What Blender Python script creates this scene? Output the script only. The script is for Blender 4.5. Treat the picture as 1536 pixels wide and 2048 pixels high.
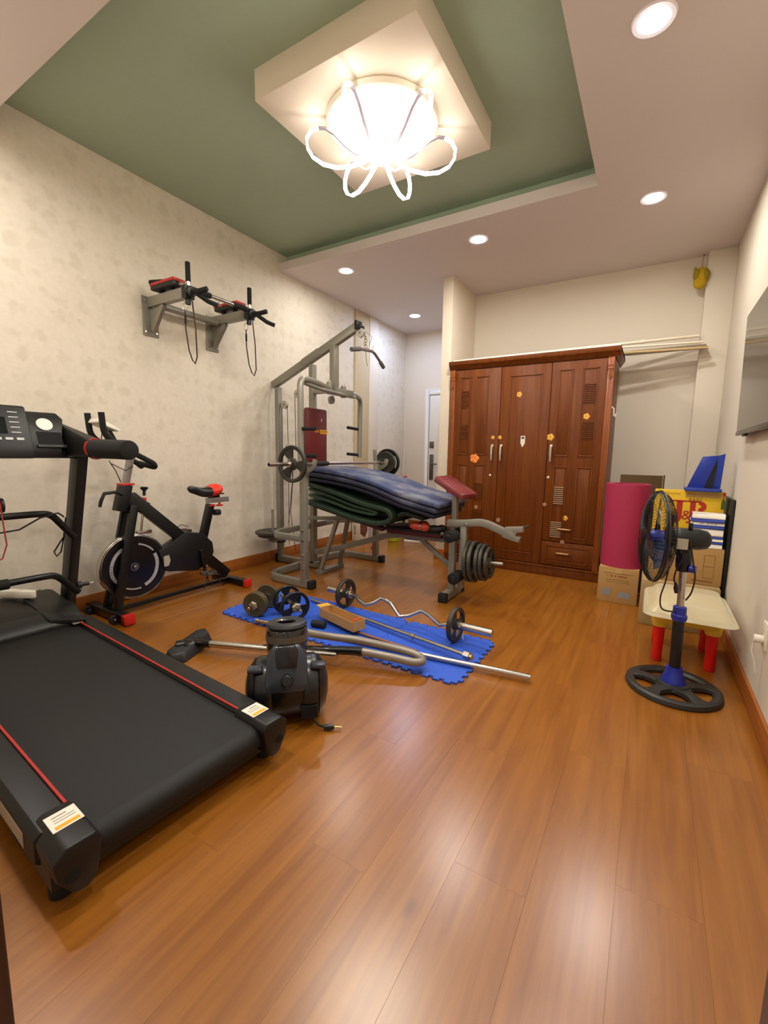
import bpy, bmesh, math, random
from mathutils import Vector, Matrix
random.seed(7)
for o in list(bpy.data.objects): bpy.data.objects.remove(o)
scene = bpy.context.scene
COL = scene.collection
PI = math.pi

# ------------------------------------------------------------ camera
H = 1.2
cam_data = bpy.data.cameras.new('camera')
cam_data.sensor_fit = 'VERTICAL'; cam_data.sensor_height = 24.0; cam_data.sensor_width = 18.0
cam_data.lens = 879.0 / 2048 * 24.0
cam_data.clip_start = 0.02
cam = bpy.data.objects.new('camera', cam_data); COL.objects.link(cam)
yaw, pit, rol = [math.radians(a) for a in (31.169, 7.5736, 0.9454)]
Rx = Matrix(((1,0,0),(0,math.cos(pit),-math.sin(pit)),(0,math.sin(pit),math.cos(pit))))
Ry = Matrix(((math.cos(yaw),0,math.sin(yaw)),(0,1,0),(-math.sin(yaw),0,math.cos(yaw))))
Rz = Matrix(((math.cos(rol),-math.sin(rol),0),(math.sin(rol),math.cos(rol),0),(0,0,1)))
Tc = (Rz @ Rx @ Ry) @ Matrix(((1,0,0),(0,0,-1),(0,1,0)))
R3 = Matrix((Tc[0], -Tc[1], -Tc[2])).transposed()
cam.matrix_world = Matrix.Translation((0,0,H)) @ R3.to_4x4()
scene.camera = cam

# ------------------------------------------------------------ world and exposure
world = bpy.data.worlds.new('world'); scene.world = world; world.use_nodes = True
world.node_tree.nodes['Background'].inputs[0].default_value = (1.0, 0.9, 0.78, 1)
world.node_tree.nodes['Background'].inputs[1].default_value = 0.35
vs = scene.view_settings
vs.view_transform = 'Standard'; vs.look = 'None'; vs.gamma = 1.0; vs.use_curve_mapping = False
vs.exposure = 0.42
scene.cycles.max_bounces = 8; scene.cycles.diffuse_bounces = 5
DOWN_E = 330.0      # radiance of a downlight lens
LED_E = 11.0       # radiance of the chandelier strips
PLATE_E = 26.0      # glow given to the chandelier base plate for the LED light on it

# ------------------------------------------------------------ materials
def lin(c):
    if isinstance(c, str):
        c = [int(c[i:i+2], 16)/255 for i in (0,2,4)]
    return tuple(x/12.92 if x <= .04045 else ((x+.055)/1.055)**2.4 for x in c) + (1,)
MATS = {}
def mat(name, color, rough=.5, metal=0., var=0., scale=20., bump=0., bscale=60., alpha=1., emit=0., coat=0., trans=0.):
    if name in MATS: return MATS[name]
    m = bpy.data.materials.new(name); m.use_nodes = True
    nt = m.node_tree; b = nt.nodes['Principled BSDF']
    c = lin(color)
    b.inputs['Base Color'].default_value = c
    b.inputs['Roughness'].default_value = rough
    b.inputs['Metallic'].default_value = metal
    b.inputs['Coat Weight'].default_value = coat
    if trans: b.inputs['Transmission Weight'].default_value = trans
    if alpha < 1: b.inputs['Alpha'].default_value = alpha
    if emit:
        b.inputs['Emission Color'].default_value = c; b.inputs['Emission Strength'].default_value = emit
    tc = nt.nodes.new('ShaderNodeTexCoord')
    if var or bump == 0:
        n = nt.nodes.new('ShaderNodeTexNoise'); n.inputs['Scale'].default_value = scale; n.inputs['Detail'].default_value = 4
        nt.links.new(tc.outputs['Object'], n.inputs['Vector'])
        mx = nt.nodes.new('ShaderNodeMix'); mx.data_type = 'RGBA'
        v = max(var, .04)
        mx.inputs[6].default_value = tuple(x*(1-v) for x in c[:3]) + (1,)
        mx.inputs[7].default_value = tuple(min(1, x*(1+v)) for x in c[:3]) + (1,)
        nt.links.new(n.outputs['Fac'], mx.inputs[0]); nt.links.new(mx.outputs[2], b.inputs['Base Color'])
    if bump:
        n2 = nt.nodes.new('ShaderNodeTexNoise'); n2.inputs['Scale'].default_value = bscale; n2.inputs['Detail'].default_value = 3
        nt.links.new(tc.outputs['Object'], n2.inputs['Vector'])
        bp = nt.nodes.new('ShaderNodeBump'); bp.inputs['Strength'].default_value = bump; bp.inputs['Distance'].default_value = .004
        nt.links.new(n2.outputs['Fac'], bp.inputs['Height']); nt.links.new(bp.outputs[0], b.inputs['Normal'])
    MATS[name] = m
    return m

def wood_mat(name, dark, light, rough, spec=.5, axis='Y', scale=1., rnd=.0, coat=0.):
    m = bpy.data.materials.new(name); m.use_nodes = True; nt = m.node_tree; L = nt.links
    b = nt.nodes['Principled BSDF']; b.inputs['Roughness'].default_value = rough
    b.inputs['Specular IOR Level'].default_value = spec; b.inputs['Coat Weight'].default_value = coat
    tc = nt.nodes.new('ShaderNodeTexCoord'); oi = nt.nodes.new('ShaderNodeObjectInfo')
    mp = nt.nodes.new('ShaderNodeMapping')
    s = {'X': (1.5, 26, 26), 'Y': (26, 1.5, 26), 'Z': (26, 26, 1.5)}[axis]
    mp.inputs['Scale'].default_value = [x*scale for x in s]
    ad = nt.nodes.new('ShaderNodeVectorMath'); ad.operation = 'ADD'
    ml = nt.nodes.new('ShaderNodeVectorMath'); ml.operation = 'SCALE'; ml.inputs['Scale'].default_value = 37.
    cb = nt.nodes.new('ShaderNodeCombineXYZ')
    for i in range(3): L.new(oi.outputs['Random'], cb.inputs[i])
    L.new(cb.outputs[0], ml.inputs[0]); L.new(tc.outputs['Object'], ad.inputs[0]); L.new(ml.outputs[0], ad.inputs[1])
    L.new(ad.outputs[0], mp.inputs['Vector'])
    n = nt.nodes.new('ShaderNodeTexNoise'); n.inputs['Scale'].default_value = 1.; n.inputs['Detail'].default_value = 7; n.inputs['Roughness'].default_value = .62; n.inputs['Distortion'].default_value = .6
    L.new(mp.outputs[0], n.inputs['Vector'])
    cr = nt.nodes.new('ShaderNodeValToRGB'); cr.color_ramp.elements[0].position = .3; cr.color_ramp.elements[1].position = .72
    cr.color_ramp.elements[0].color = lin(dark); cr.color_ramp.elements[1].color = lin(light)
    L.new(n.outputs['Fac'], cr.inputs[0])
    # knots
    vo = nt.nodes.new('ShaderNodeTexVoronoi'); vo.inputs['Scale'].default_value = .55
    mp2 = nt.nodes.new('ShaderNodeMapping'); mp2.inputs['Scale'].default_value = {'X': (2.4,6,6), 'Y': (6,2.4,6), 'Z': (6,6,2.4)}[axis]
    L.new(ad.outputs[0], mp2.inputs['Vector']); L.new(mp2.outputs[0], vo.inputs['Vector'])
    kr = nt.nodes.new('ShaderNodeValToRGB'); kr.color_ramp.elements[0].position = .015; kr.color_ramp.elements[1].position = .06
    kr.color_ramp.elements[0].color = (.55,.5,.45,1); kr.color_ramp.elements[1].color = (1,1,1,1)
    L.new(vo.outputs['Distance'], kr.inputs[0])
    mk = nt.nodes.new('ShaderNodeMix'); mk.data_type = 'RGBA'; mk.blend_type = 'MULTIPLY'; mk.inputs[0].default_value = .8
    L.new(cr.outputs[0], mk.inputs[6]); L.new(kr.outputs[0], mk.inputs[7])
    hs = nt.nodes.new('ShaderNodeHueSaturation')
    mr = nt.nodes.new('ShaderNodeMapRange'); mr.inputs['To Min'].default_value = 1-rnd; mr.inputs['To Max'].default_value = 1+rnd
    L.new(oi.outputs['Random'], mr.inputs['Value']); L.new(mr.outputs[0], hs.inputs['Value'])
    L.new(mk.outputs[2], hs.inputs['Color']); L.new(hs.outputs[0], b.inputs['Base Color'])
    MATS[name] = m
    return m

def wallpaper():
    m = bpy.data.materials.new('wallpaper'); m.use_nodes = True; nt = m.node_tree; L = nt.links
    b = nt.nodes['Principled BSDF']; b.inputs['Roughness'].default_value = .75
    tc = nt.nodes.new('ShaderNodeTexCoord')
    wn = nt.nodes.new('ShaderNodeTexNoise'); wn.inputs['Scale'].default_value = 14; wn.inputs['Detail'].default_value = 3
    mxv = nt.nodes.new('ShaderNodeMix'); mxv.data_type = 'VECTOR'; mxv.inputs[0].default_value = .12
    L.new(tc.outputs['Object'], wn.inputs['Vector']); L.new(tc.outputs['Object'], mxv.inputs[4]); L.new(wn.outputs['Color'], mxv.inputs[5])
    vo = nt.nodes.new('ShaderNodeTexVoronoi'); vo.inputs['Scale'].default_value = 8.6; vo.inputs['Randomness'].default_value = .35; vo.feature = 'SMOOTH_F1'; vo.inputs['Smoothness'].default_value = .3
    L.new(mxv.outputs[1], vo.inputs['Vector'])
    cr = nt.nodes.new('ShaderNodeValToRGB'); cr.color_ramp.elements[0].position = .30; cr.color_ramp.elements[1].position = .50
    cr.color_ramp.elements[0].color = lin('D8CFBC'); cr.color_ramp.elements[1].color = lin('E1D8C7')
    L.new(vo.outputs['Distance'], cr.inputs[0])
    n2 = nt.nodes.new('ShaderNodeTexNoise'); n2.inputs['Scale'].default_value = 26; n2.inputs['Detail'].default_value = 4
    L.new(tc.outputs['Object'], n2.inputs['Vector'])
    cr2 = nt.nodes.new('ShaderNodeValToRGB'); cr2.color_ramp.elements[0].position = .42; cr2.color_ramp.elements[1].position = .6
    cr2.color_ramp.elements[0].color = (.96,.96,.955,1); cr2.color_ramp.elements[1].color = (1,1,1,1)
    L.new(n2.outputs['Fac'], cr2.inputs[0])
    mm = nt.nodes.new('ShaderNodeMix'); mm.data_type = 'RGBA'; mm.blend_type = 'MULTIPLY'; mm.inputs[0].default_value = 1
    L.new(cr.outputs[0], mm.inputs[6]); L.new(cr2.outputs[0], mm.inputs[7]); L.new(mm.outputs[2], b.inputs['Base Color'])
    MATS['wallpaper'] = m
    return m

# ------------------------------------------------------------ mesh builder
class MB:
    def __init__(s): s.v = []; s.f = []
    def add(s, vs_, fs):
        n = len(s.v); s.v += [Vector(v) for v in vs_]; s.f += [[i+n for i in f] for f in fs]; return s
    def box(s, x0, x1, y0, y1, z0, z1):
        v = [(x,y,z) for z in (z0,z1) for y in (y0,y1) for x in (x0,x1)]
        return s.add(v, [(0,2,3,1),(4,5,7,6),(0,1,5,4),(2,6,7,3),(0,4,6,2),(1,3,7,5)])
    def beam(s, p0, p1, w, h, up=(0,0,1)):
        p0, p1 = Vector(p0), Vector(p1); d = (p1-p0).normalized(); up = Vector(up)
        if abs(d.dot(up)) > .98: up = Vector((1,0,0))
        a = d.cross(up).normalized(); b = a.cross(d).normalized()
        v = [p + a*(sx*w/2) + b*(sy*h/2) for p in (p0,p1) for sx,sy in ((-1,-1),(1,-1),(1,1),(-1,1))]
        return s.add(v, [(0,1,2,3),(7,6,5,4),(0,4,5,1),(1,5,6,2),(2,6,7,3),(3,7,4,0)])
    def path(s, pts, w, h, up=(0,0,1)):
        """rectangular tube swept along a bent path"""
        P = [Vector(p) for p in pts]; up = Vector(up); n = len(P); R = []
        for i in range(n):
            d = ((P[min(i+1,n-1)]-P[i]).normalized() + (P[i]-P[max(i-1,0)]).normalized()).normalized()
            a = d.cross(up).normalized(); b = a.cross(d).normalized()
            R += [P[i] + a*(sx*w/2) + b*(sy*h/2) for sx,sy in ((-1,-1),(1,-1),(1,1),(-1,1))]
        F = [(0,1,2,3), tuple(4*(n-1)+k for k in (3,2,1,0))]
        for i in range(n-1):
            for k in range(4):
                F.append((4*i+k, 4*(i+1)+k, 4*(i+1)+(k+1)%4, 4*i+(k+1)%4))
        return s.add(R, F)
    def tube(s, pts, r, n=10, closed=False):
        P = [Vector(p) for p in pts]; N = len(P)
        rr = r if isinstance(r, (list,tuple)) else [r]*N
        T = []
        for i in range(N):
            if closed: d = P[(i+1)%N]-P[i-1]
            else: d = P[min(i+1,N-1)]-P[max(i-1,0)]
            T.append(d.normalized())
        ref = Vector((0,0,1)) if abs(T[0].z) < .9 else Vector((1,0,0))
        a = T[0].cross(ref).normalized(); V = []
        for i in range(N):
            a = (a - T[i]*a.dot(T[i])).normalized(); b = T[i].cross(a)
            for k in range(n):
                t = 2*PI*k/n
                V.append(P[i] + (a*math.cos(t)+b*math.sin(t))*rr[i])
        F = []
        for i in range(N if closed else N-1):
            j = (i+1) % N
            for k in range(n):
                F.append((i*n+k, j*n+k, j*n+(k+1)%n, i*n+(k+1)%n))
        if not closed:
            F.append(tuple(range(n))[::-1]); F.append(tuple(range((N-1)*n, N*n)))
        return s.add(V, F)
    def lathe(s, prof, o=(0,0,0), axis=(0,0,1), n=28, closed=False, a0=0., a1=None):
        o = Vector(o); ax = Vector(axis).normalized(); u = ax.orthogonal().normalized(); w = ax.cross(u)
        full = a1 is None; N = n if full else n+1; V = []
        for r, t in prof:
            for k in range(N):
                th = 2*PI*k/n if full else a0+(a1-a0)*k/n
                V.append(o + ax*t + (u*math.cos(th)+w*math.sin(th))*r)
        F = []; m = len(prof)
        for i in range(m if closed else m-1):
            j = (i+1) % m
            for k in range(n if full else n):
                F.append((i*N+k, i*N+(k+1)%N, j*N+(k+1)%N, j*N+k))
        if not closed and full:
            if prof[0][0] > 1e-6: F.append(tuple(range(N))[::-1])
            if prof[-1][0] > 1e-6: F.append(tuple(range((m-1)*N, m*N)))
        if closed and not full:
            F.append(tuple(i*N for i in range(m))); F.append(tuple(i*N+N-1 for i in range(m))[::-1])
        return s.add(V, F)
    def cyl(s, p0, p1, r, n=20, r2=None):
        p0, p1 = Vector(p0), Vector(p1); L_ = (p1-p0).length; r2 = r if r2 is None else r2
        c = min(r, L_)*.12
        return s.lathe([(r-c,0),(r,c),(r2,L_-c),(r2-c,L_)], p0, p1-p0, n)
    def prism(s, poly, o, u, v, depth):
        o, u, v = Vector(o), Vector(u), Vector(v); w = u.cross(v).normalized()*depth
        P = [o + u*a + v*b for a,b in poly]; n = len(P)
        F = [tuple(range(n))[::-1], tuple(range(n,2*n))] + [(i,(i+1)%n,n+(i+1)%n,n+i) for i in range(n)]
        return s.add(P + [p+w for p in P], F)
    def ball(s, c, rx, ry=None, rz=None, n=16, m=10):
        ry = rx if ry is None else ry; rz = rx if rz is None else rz; c = Vector(c)
        V = []; F = []
        for i in range(m+1):
            ph = PI*i/m
            for k in range(n):
                th = 2*PI*k/n
                V.append(c + Vector((rx*math.sin(ph)*math.cos(th), ry*math.sin(ph)*math.sin(th), rz*math.cos(ph))))
        for i in range(m):
            for k in range(n):
                F.append((i*n+k, (i+1)*n+k, (i+1)*n+(k+1)%n, i*n+(k+1)%n))
        return s.add(V, F)
    def xf(s, M): s.v = [M @ v for v in s.v]; return s
    def merge(s, o): return s.add(o.v, o.f)

def finish(name, mb, m, bevel=0, smooth=35, inv=None, seg=2):
    me = bpy.data.meshes.new(name)
    v = mb.v if inv is None else [inv @ p for p in mb.v]
    me.from_pydata([tuple(p) for p in v], [], mb.f); me.validate()
    bm = bmesh.new(); bm.from_mesh(me)
    bmesh.ops.remove_doubles(bm, verts=bm.verts, dist=1e-5)
    bmesh.ops.recalc_face_normals(bm, faces=bm.faces)
    if bevel:
        ed = [e for e in bm.edges if len(e.link_faces) == 2 and e.calc_face_angle(0) > .6]
        bmesh.ops.bevel(bm, geom=ed, offset=bevel, segments=seg, profile=.5, affect='EDGES', clamp_overlap=True)
    bm.to_mesh(me); bm.free()
    me.polygons.foreach_set('use_smooth', [True]*len(me.polygons))
    me.set_sharp_from_angle(angle=math.radians(smooth))
    me.materials.append(m)
    return me

def thing(name, label, cat, loc=(0,0,0), rz=0., group=None):
    o = bpy.data.objects.new(name, None); COL.objects.link(o); o.empty_display_size = .1
    o.location = loc; o.rotation_euler = (0,0,rz)
    o['label'] = label; o['category'] = cat
    if group: o['group'] = group
    return o
def frame(o): return Matrix.Translation(o.location) @ o.rotation_euler.to_matrix().to_4x4()
def part(name, mb, m, parent, label=None, local=False, bevel=0, smooth=35, stuff=False):
    """mb in world coordinates unless local; the parent may be a thing or a part of a thing"""
    root = parent
    while root.parent: root = root.parent
    inv = None if (local or root.type != 'EMPTY') else frame(root).inverted()
    o = bpy.data.objects.new(name, finish(name, mb, m, bevel, smooth, inv)); COL.objects.link(o)
    o.parent = parent
    if label: o['label'] = label
    if stuff: o['kind'] = 'stuff'
    return o
def solo(name, mb, m, label, cat, group=None, bevel=0, smooth=35, loc=None):
    inv = Matrix.Translation(loc).inverted() if loc else None
    o = bpy.data.objects.new(name, finish(name, mb, m, bevel, smooth, inv)); COL.objects.link(o)
    if loc: o.location = loc
    o['label'] = label; o['category'] = cat
    if group: o['group'] = group
    return o
def struct(name, mb, m, parent=None, bevel=0, smooth=35):
    o = bpy.data.objects.new(name, finish(name, mb, m, bevel, smooth)); COL.objects.link(o)
    if parent: o.parent = parent
    else: o['kind'] = 'structure'
    return o
def dup(root, loc, rz=None, label=None, group=None):
    r = root.copy(); COL.objects.link(r); r.location = loc
    if rz is not None: r.rotation_euler = (0,0,rz)
    if label: r['label'] = label
    if group: r['group'] = group
    def rec(src, dst):
        for ch in [c for c in bpy.data.objects if c.parent == src]:
            c = ch.copy(); COL.objects.link(c); c.parent = dst; rec(ch, c)
    rec(root, r)
    return r
def text_mb(s, size, o, u, v, depth=.001, align='CENTER'):
    cu = bpy.data.curves.new('txt', 'FONT'); cu.body = s; cu.size = size; cu.align_x = align; cu.align_y = 'CENTER'; cu.extrude = depth
    cu.resolution_u = 2
    ob = bpy.data.objects.new('txt', cu); COL.objects.link(ob)
    dg = bpy.context.evaluated_depsgraph_get(); me = bpy.data.meshes.new_from_object(ob.evaluated_get(dg))
    mb = MB(); u, v = Vector(u).normalized(), Vector(v).normalized(); w = u.cross(v)
    mb.add([Vector(o)+u*p.co.x+v*p.co.y+w*p.co.z for p in me.vertices], [list(p.vertices) for p in me.polygons])
    bpy.data.objects.remove(ob); bpy.data.meshes.remove(me); bpy.data.curves.remove(cu)
    return mb
def arc(c, r, a0, a1, n, u, v):
    c, u, v = Vector(c), Vector(u), Vector(v)
    return [c + u*(r*math.cos(a0+(a1-a0)*i/n)) + v*(r*math.sin(a0+(a1-a0)*i/n)) for i in range(n+1)]
def rounded(pts, r, n=5):
    """round the inner corners of a polyline"""
    P = [Vector(p) for p in pts]; out = [P[0]]
    for i in range(1, len(P)-1):
        a, b, c = P[i-1], P[i], P[i+1]
        d1, d2 = (a-b), (c-b); q = min(r, d1.length*.49, d2.length*.49)
        s0, s1 = b+d1.normalized()*q, b+d2.normalized()*q
        for k in range(n+1):
            t = k/n; out.append(s0*(1-t)**2 + b*2*t*(1-t) + s1*t*t)
    out.append(P[-1]); return out

# common materials
paint = mat('white_paint', 'DED2BE', .7, bump=.03, bscale=200)
ceil_m = mat('ceiling_paint', 'D6CCC9', .75, bump=.02, bscale=150)
green_m = mat('green_paint', 'A2B29C', .75)
wall_m = mat('beige_paint', 'DAD1C0', .7, bump=.03, bscale=180)
wp = wallpaper()
wood_base = wood_mat('baseboard_wood', '8A4A18', 'B06A2A', .4, axis='Y', rnd=.05)
floor_m = wood_mat('plank_wood', '7C460D', '9B621C', .277, .95, 'Y', rnd=.012)
sub_m = mat('subfloor', '6E3A12', .7)
steel = mat('grey_steel_paint', '8F8C80', .38, .35, bump=.02)
chrome = mat('chrome', 'C9C4BC', .22, 1., bump=.01)
blackp = mat('black_plastic', '0F0F10', .42, bump=.05, bscale=250)
blackm = mat('black_steel', '0B0A0B', .35, bump=.01)
rubber = mat('black_rubber', '0F0F10', .75, bump=.15, bscale=200)
foam = mat('black_foam', '141414', .9, bump=.3, bscale=150)
iron = mat('cast_iron', '45423C', .42, .6, var=.15, bump=.05)
redp = mat('red_plastic', 'C81E14', .4, bump=.01)
whitep = mat('white_plastic', 'E6E0D2', .4, bump=.01)
maroon = mat('maroon_vinyl', '642022', .4, bump=.04, bscale=90)

# ------------------------------------------------------------ room shell
XL, XR, YN, YB, YF = -3.53, .50, .20, 5.30, 6.42
ZC, ZL, ZG = 3.08, 3.163, 3.264
fl = struct('floor', MB().box(XL-.1, XR+.1, -.8, YF+.1, -.1, -.012), sub_m)
pw, pl = .207, 1.26
def plank_mesh(w, l):
    me = finish('plank', MB().box(0, w-.0002, 0, l-.0002, -.012, 0), floor_m, bevel=.0002, seg=1)
    return me
base_plank = plank_mesh(pw, pl); cache = {}
x = -.613 - pw*15
row = 0
while x < XR:
    y = YN - .5 - (row*0.43 % 1.) * pl
    w = min(pw, XR+.02-x)
    while y < YF:
        l = min(pl, YF-y)
        key = (round(w,3), round(l,3))
        if key not in cache: cache[key] = base_plank if key == (round(pw,3), pl) else plank_mesh(w, l)
        if not (x > -1.95 and y > YB) and not (y+l < -.6):
            p = bpy.data.objects.new('plank', cache[key]); COL.objects.link(p); p.parent = fl; p.location = (x, y, 0)
        y += pl
    x += pw; row += 1
struct('wall_left', MB().box(XL-.1, XL, YN, YF, 0, ZG+.05), wp)
struct('wall_right', MB().box(XR, XR+.1, YN-.12, YB+.1, 0, ZG+.05), wall_m)
struct('wall_back', MB().box(-1.965, XR, YB, YB+.1, 0, ZC+.02), wall_m)
struct('wall_partition', MB().box(-2.08, -1.965, 4.60, YF, 0, ZC+.02), paint, bevel=.004)
struct('wall_far', MB().box(XL, -2.08, YF, YF+.1, 0, ZC+.02), paint)
struct('wall_front', MB().box(XL-.1, -.86, .09, YN, 0, ZG).box(.10, XR, .09, YN, 0, ZG).box(-.86, .10, .09, YN, 2.35, ZG), paint)
struct('trim_1', MB().box(.285, XR, 5.19, YB, 0, ZC), wall_m, bevel=.004)          # corner pier of the niche
struct('trim_2', MB().box(XL, XL+.022, 5.0, 5.33, 0, ZC), mat('tan_paint', 'C9B692', .7), bevel=.003)
struct('trim_3', MB().box(XL, XL+.03, 5.33, 5.56, 0, ZC), paint, bevel=.003)
# low ceiling around the recess, with its lip
c_ = MB()
c_.box(XL, XR, YN-.12, 1.2, ZC, ZL).box(-.485, XR, 1.2, 3.615, ZC, ZL).box(XL, XR, 3.615, YF, ZC, ZL)
struct('ceiling', c_, ceil_m)
struct('ceiling_recess', MB().box(XL-.1, XR+.1, .1, 4.0, ZG, ZG+.06)
       .box(XL, -.36, 3.73, 3.76, ZL, ZG).box(-.38, -.35, 1.16, 3.76, ZL, ZG).box(XL, -.47, 1.16, 1.19, ZL, ZG), green_m)
bxm = mat('drop_panel_paint', 'E6DACA', .7, bump=.02)
struct('ceiling_drop', MB().box(-2.03, -1.035, 1.914, 2.93, 3.107, ZG), bxm, bevel=.003)
# baseboards
def base(name, *b): struct(name, MB().box(*b), wood_base, bevel=.004)
base('baseboard_left', XL, XL+.014, YN, 5.0, 0, .118)
base('baseboard_alcove', XL, XL+.014, 5.56, YF, 0, .118)
base('baseboard_right', XR-.016, XR, YN, 5.19, 0, .105)
base('baseboard_back', -1.965, .285, YB-.014, YB, 0, .105)
base('baseboard_partition', -2.094, -1.951, 4.586, 4.60, 0, .118)
base('baseboard_far', XL, -3.16, YF-.014, YF, 0, .118)
# near doorway that the picture is taken from
jamb = wood_mat('jamb_wood', '2A1005', '4A1E0A', .45, axis='Z')
d2 = thing('door_2', 'dark brown timber doorway frame at the near end of the room', 'door', (-.38,.15,0)); d2['kind'] = 'structure'
part('jamb', MB().box(-.86, -.815, .08, .21, 0, 2.31), jamb, d2, bevel=.004)
part('jamb', MB().box(.055, .10, .08, .21, 0, 2.31), jamb, d2, bevel=.004)
part('head', MB().box(-.86, .10, .08, .21, 2.31, 2.35), jamb, d2, bevel=.004)
# far door in the alcove
d1 = thing('door_1', 'white door with steel handle in the far alcove', 'door', (-2.6,YF,0)); d1['kind'] = 'structure'
part('frame', MB().box(-3.13, -3.06, YF-.05, YF, 0, 2.20).box(-3.06, -2.10, YF-.05, YF, 2.12, 2.20), whitep, d1, bevel=.006)
lf = part('leaf', MB().box(-3.055, -2.10, YF-.035, YF-.002, .01, 2.115).box(-2.90,-2.2,YF-.042,YF-.03,1.25,2.0).box(-2.90,-2.2,YF-.042,YF-.03,.15,.75), whitep, d1, bevel=.004)
grey_h = mat('dull_steel', '6E6A62', .35, .8)
part('lock', MB().box(-3.035, -2.965, YF-.055, YF-.034, 1.30, 1.40), grey_h, lf, bevel=.005)
part('handle', MB().box(-3.025, -2.965, YF-.055, YF-.034, .80, 1.20).tube([(-2.995,YF-.05,1.05),(-2.995,YF-.10,1.05),(-2.88,YF-.10,1.05)], .011), grey_h, lf, bevel=.004)

# ------------------------------------------------------------ downlights
lens_m = mat('downlight_lens', 'FFF9F2', .4, emit=DOWN_E)
soft_m = mat('dim_downlight_lens', 'FFF9F2', .4, emit=DOWN_E*.62)
cool_m = mat('cool_downlight_lens', 'C8D8FF', .4, emit=DOWN_E*1.0)
ring_m = mat('downlight_ring', 'E9E4EA', .35)
dl = [(-.153,2.438,'round recessed downlight nearest the viewer, in the low ceiling on the right'),
      (-.154,3.972,'round recessed downlight above the fan, beside the right wall'),
      (-1.468,3.952,'middle round downlight in front of the white partition'),
      (-2.889,3.932,'round recessed downlight above the home gym by the wallpapered wall'),
      (-2.945,5.603,'cool white downlight deep in the alcove before the far door')]
near_dl = [(-.154,.80), (-1.47,.70), (-2.89,.70)]     # the same row goes on over the near soffit, above the picture's upper edge
for i, (x, y, lb) in enumerate(dl):
    t = thing('downlight', lb, 'light', (x,y,ZC), 0, 'recessed ceiling downlights')
    part('ring', MB().lathe([(.064,.0),(.064,-.006),(.083,-.008),(.088,-.001),(.088,0)], n=36, closed=True), ring_m, t, local=True)
    part('lens', MB().lathe([(0,-.003),(.04,-.004),(.064,-.004),(.064,-.001)], n=32), cool_m if i == 4 else (soft_m if i == 3 else lens_m), t, local=True)

for x, y in near_dl:
    t = thing('downlight', 'recessed downlight over the near end of the room, '+{-.154:'by the right wall',-1.47:'midway between the side walls',-2.89:'by the left wall'}[x], 'light', (x,y,ZC), 0, 'downlights over the near end')
    part('ring', MB().lathe([(.064,.0),(.064,-.006),(.083,-.008),(.088,-.001),(.088,0)], n=36, closed=True), ring_m, t, local=True)
    part('lens', MB().lathe([(0,-.003),(.04,-.004),(.064,-.004),(.064,-.001)], n=32), lens_m, t, local=True)

# ------------------------------------------------------------ chandelier
ch = thing('chandelier', 'lit six-loop ribbon chandelier under the white dropped ceiling panel', 'lamp', (-1.50,2.39,3.107))
plate_m = mat('chandelier_plate', 'FFF8E8', .35, emit=PLATE_E)
led_m = mat('led_strip', 'FFF8EC', .35, emit=LED_E)
arm_m = mat('chandelier_arm', '8E8490', .35, .5)
part('base_plate', MB().lathe([(0,0),(.315,0),(.325,-.012),(.318,-.035),(.305,-.042),(0,-.042)][::-1], n=48), whitep, ch, local=True)
part('plate_glow', MB().lathe([(0,-.0415),(.300,-.0415),(.300,-.0435),(0,-.0435)][::-1], n=48), plate_m, ch, local=True, label='underside of the base plate with LED light painted as glow')  # plain plate underside; emission stands in for the LED light falling on it
part('canopy', MB().lathe([(0,-.0436),(.105,-.0436),(.10,-.056),(0,-.06)][::-1], n=36), mat('chandelier_hub','FFF3D8',.3,emit=3.), ch, local=True)
part('hub', MB().lathe([(.0,-.21),(.05,-.21),(.06,-.19),(.055,-.10),(.075,-.07),(.08,-.05),(0,-.05)], n=28), mat('chandelier_hub','FFF3D8',.3,emit=4.), ch, local=True)
for k in range(6):
    a = math.radians(36+60*k); u = Vector((math.cos(a), math.sin(a), 0))
    Q = lambda r, z: u*r + Vector((0,0,z))
    top = [Q(r,z) for r,z in ((.05,-.16),(.10,-.185),(.16,-.18),(.22,-.14),(.28,-.085),(.33,-.06),(.37,-.062))]
    low = [Q(r,z) for r,z in ((.37,-.062),(.41,-.08),(.435,-.12),(.43,-.17),(.40,-.215),(.34,-.25),(.26,-.262),(.18,-.25),(.11,-.225),(.045,-.19))]
    side = Vector((-u.y, u.x, 0))
    def ribbon(P, w, t): 
        mb = MB(); mb.path([Vector(p) for p in P], w, t, up=side); return mb
    part('arm', ribbon(top, .010, .018), arm_m, ch, local=True)
    part('led_loop', ribbon(low, .012, .020), led_m, ch, local=True, label='glowing ribbon loop')

# ------------------------------------------------------------ television
scr = mat('screen_glass', '2A2622', .16, .0, coat=.25)
tv = thing('television', 'flat television tilted forward on the right wall', 'television', (.50,2.95,1.35))
n_ = Vector((-1,0,-.02)).normalized(); vv = Vector((-.02,0,1)).normalized(); uu = Vector((0,1,0))
def tvp(a, b, c): return Vector((.45,2.40,1.355)) + uu*a + vv*b + n_*c
def tvbox(a0,a1,b0,b1,c0,c1): return MB().add([tvp(a,b,c) for c in (c0,c1) for b in (b0,b1) for a in (a0,a1)], [(0,2,3,1),(4,5,7,6),(0,1,5,4),(2,6,7,3),(0,4,6,2),(1,3,7,5)])
part('casing', tvbox(0,1.26,0,.745,-.03,0), blackp, tv, bevel=.006)
part('screen', tvbox(.012,1.248,.022,.733,0,.003), scr, tv)
part('bottom_bezel', tvbox(0,1.26,-.004,.02,-.01,.006), mat('grey_bezel','6A6258',.35,.5), tv, bevel=.002)
part('sensor', tvbox(.93,1.03,-.018,-.004,-.012,.004), blackp, tv, bevel=.003)
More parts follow.
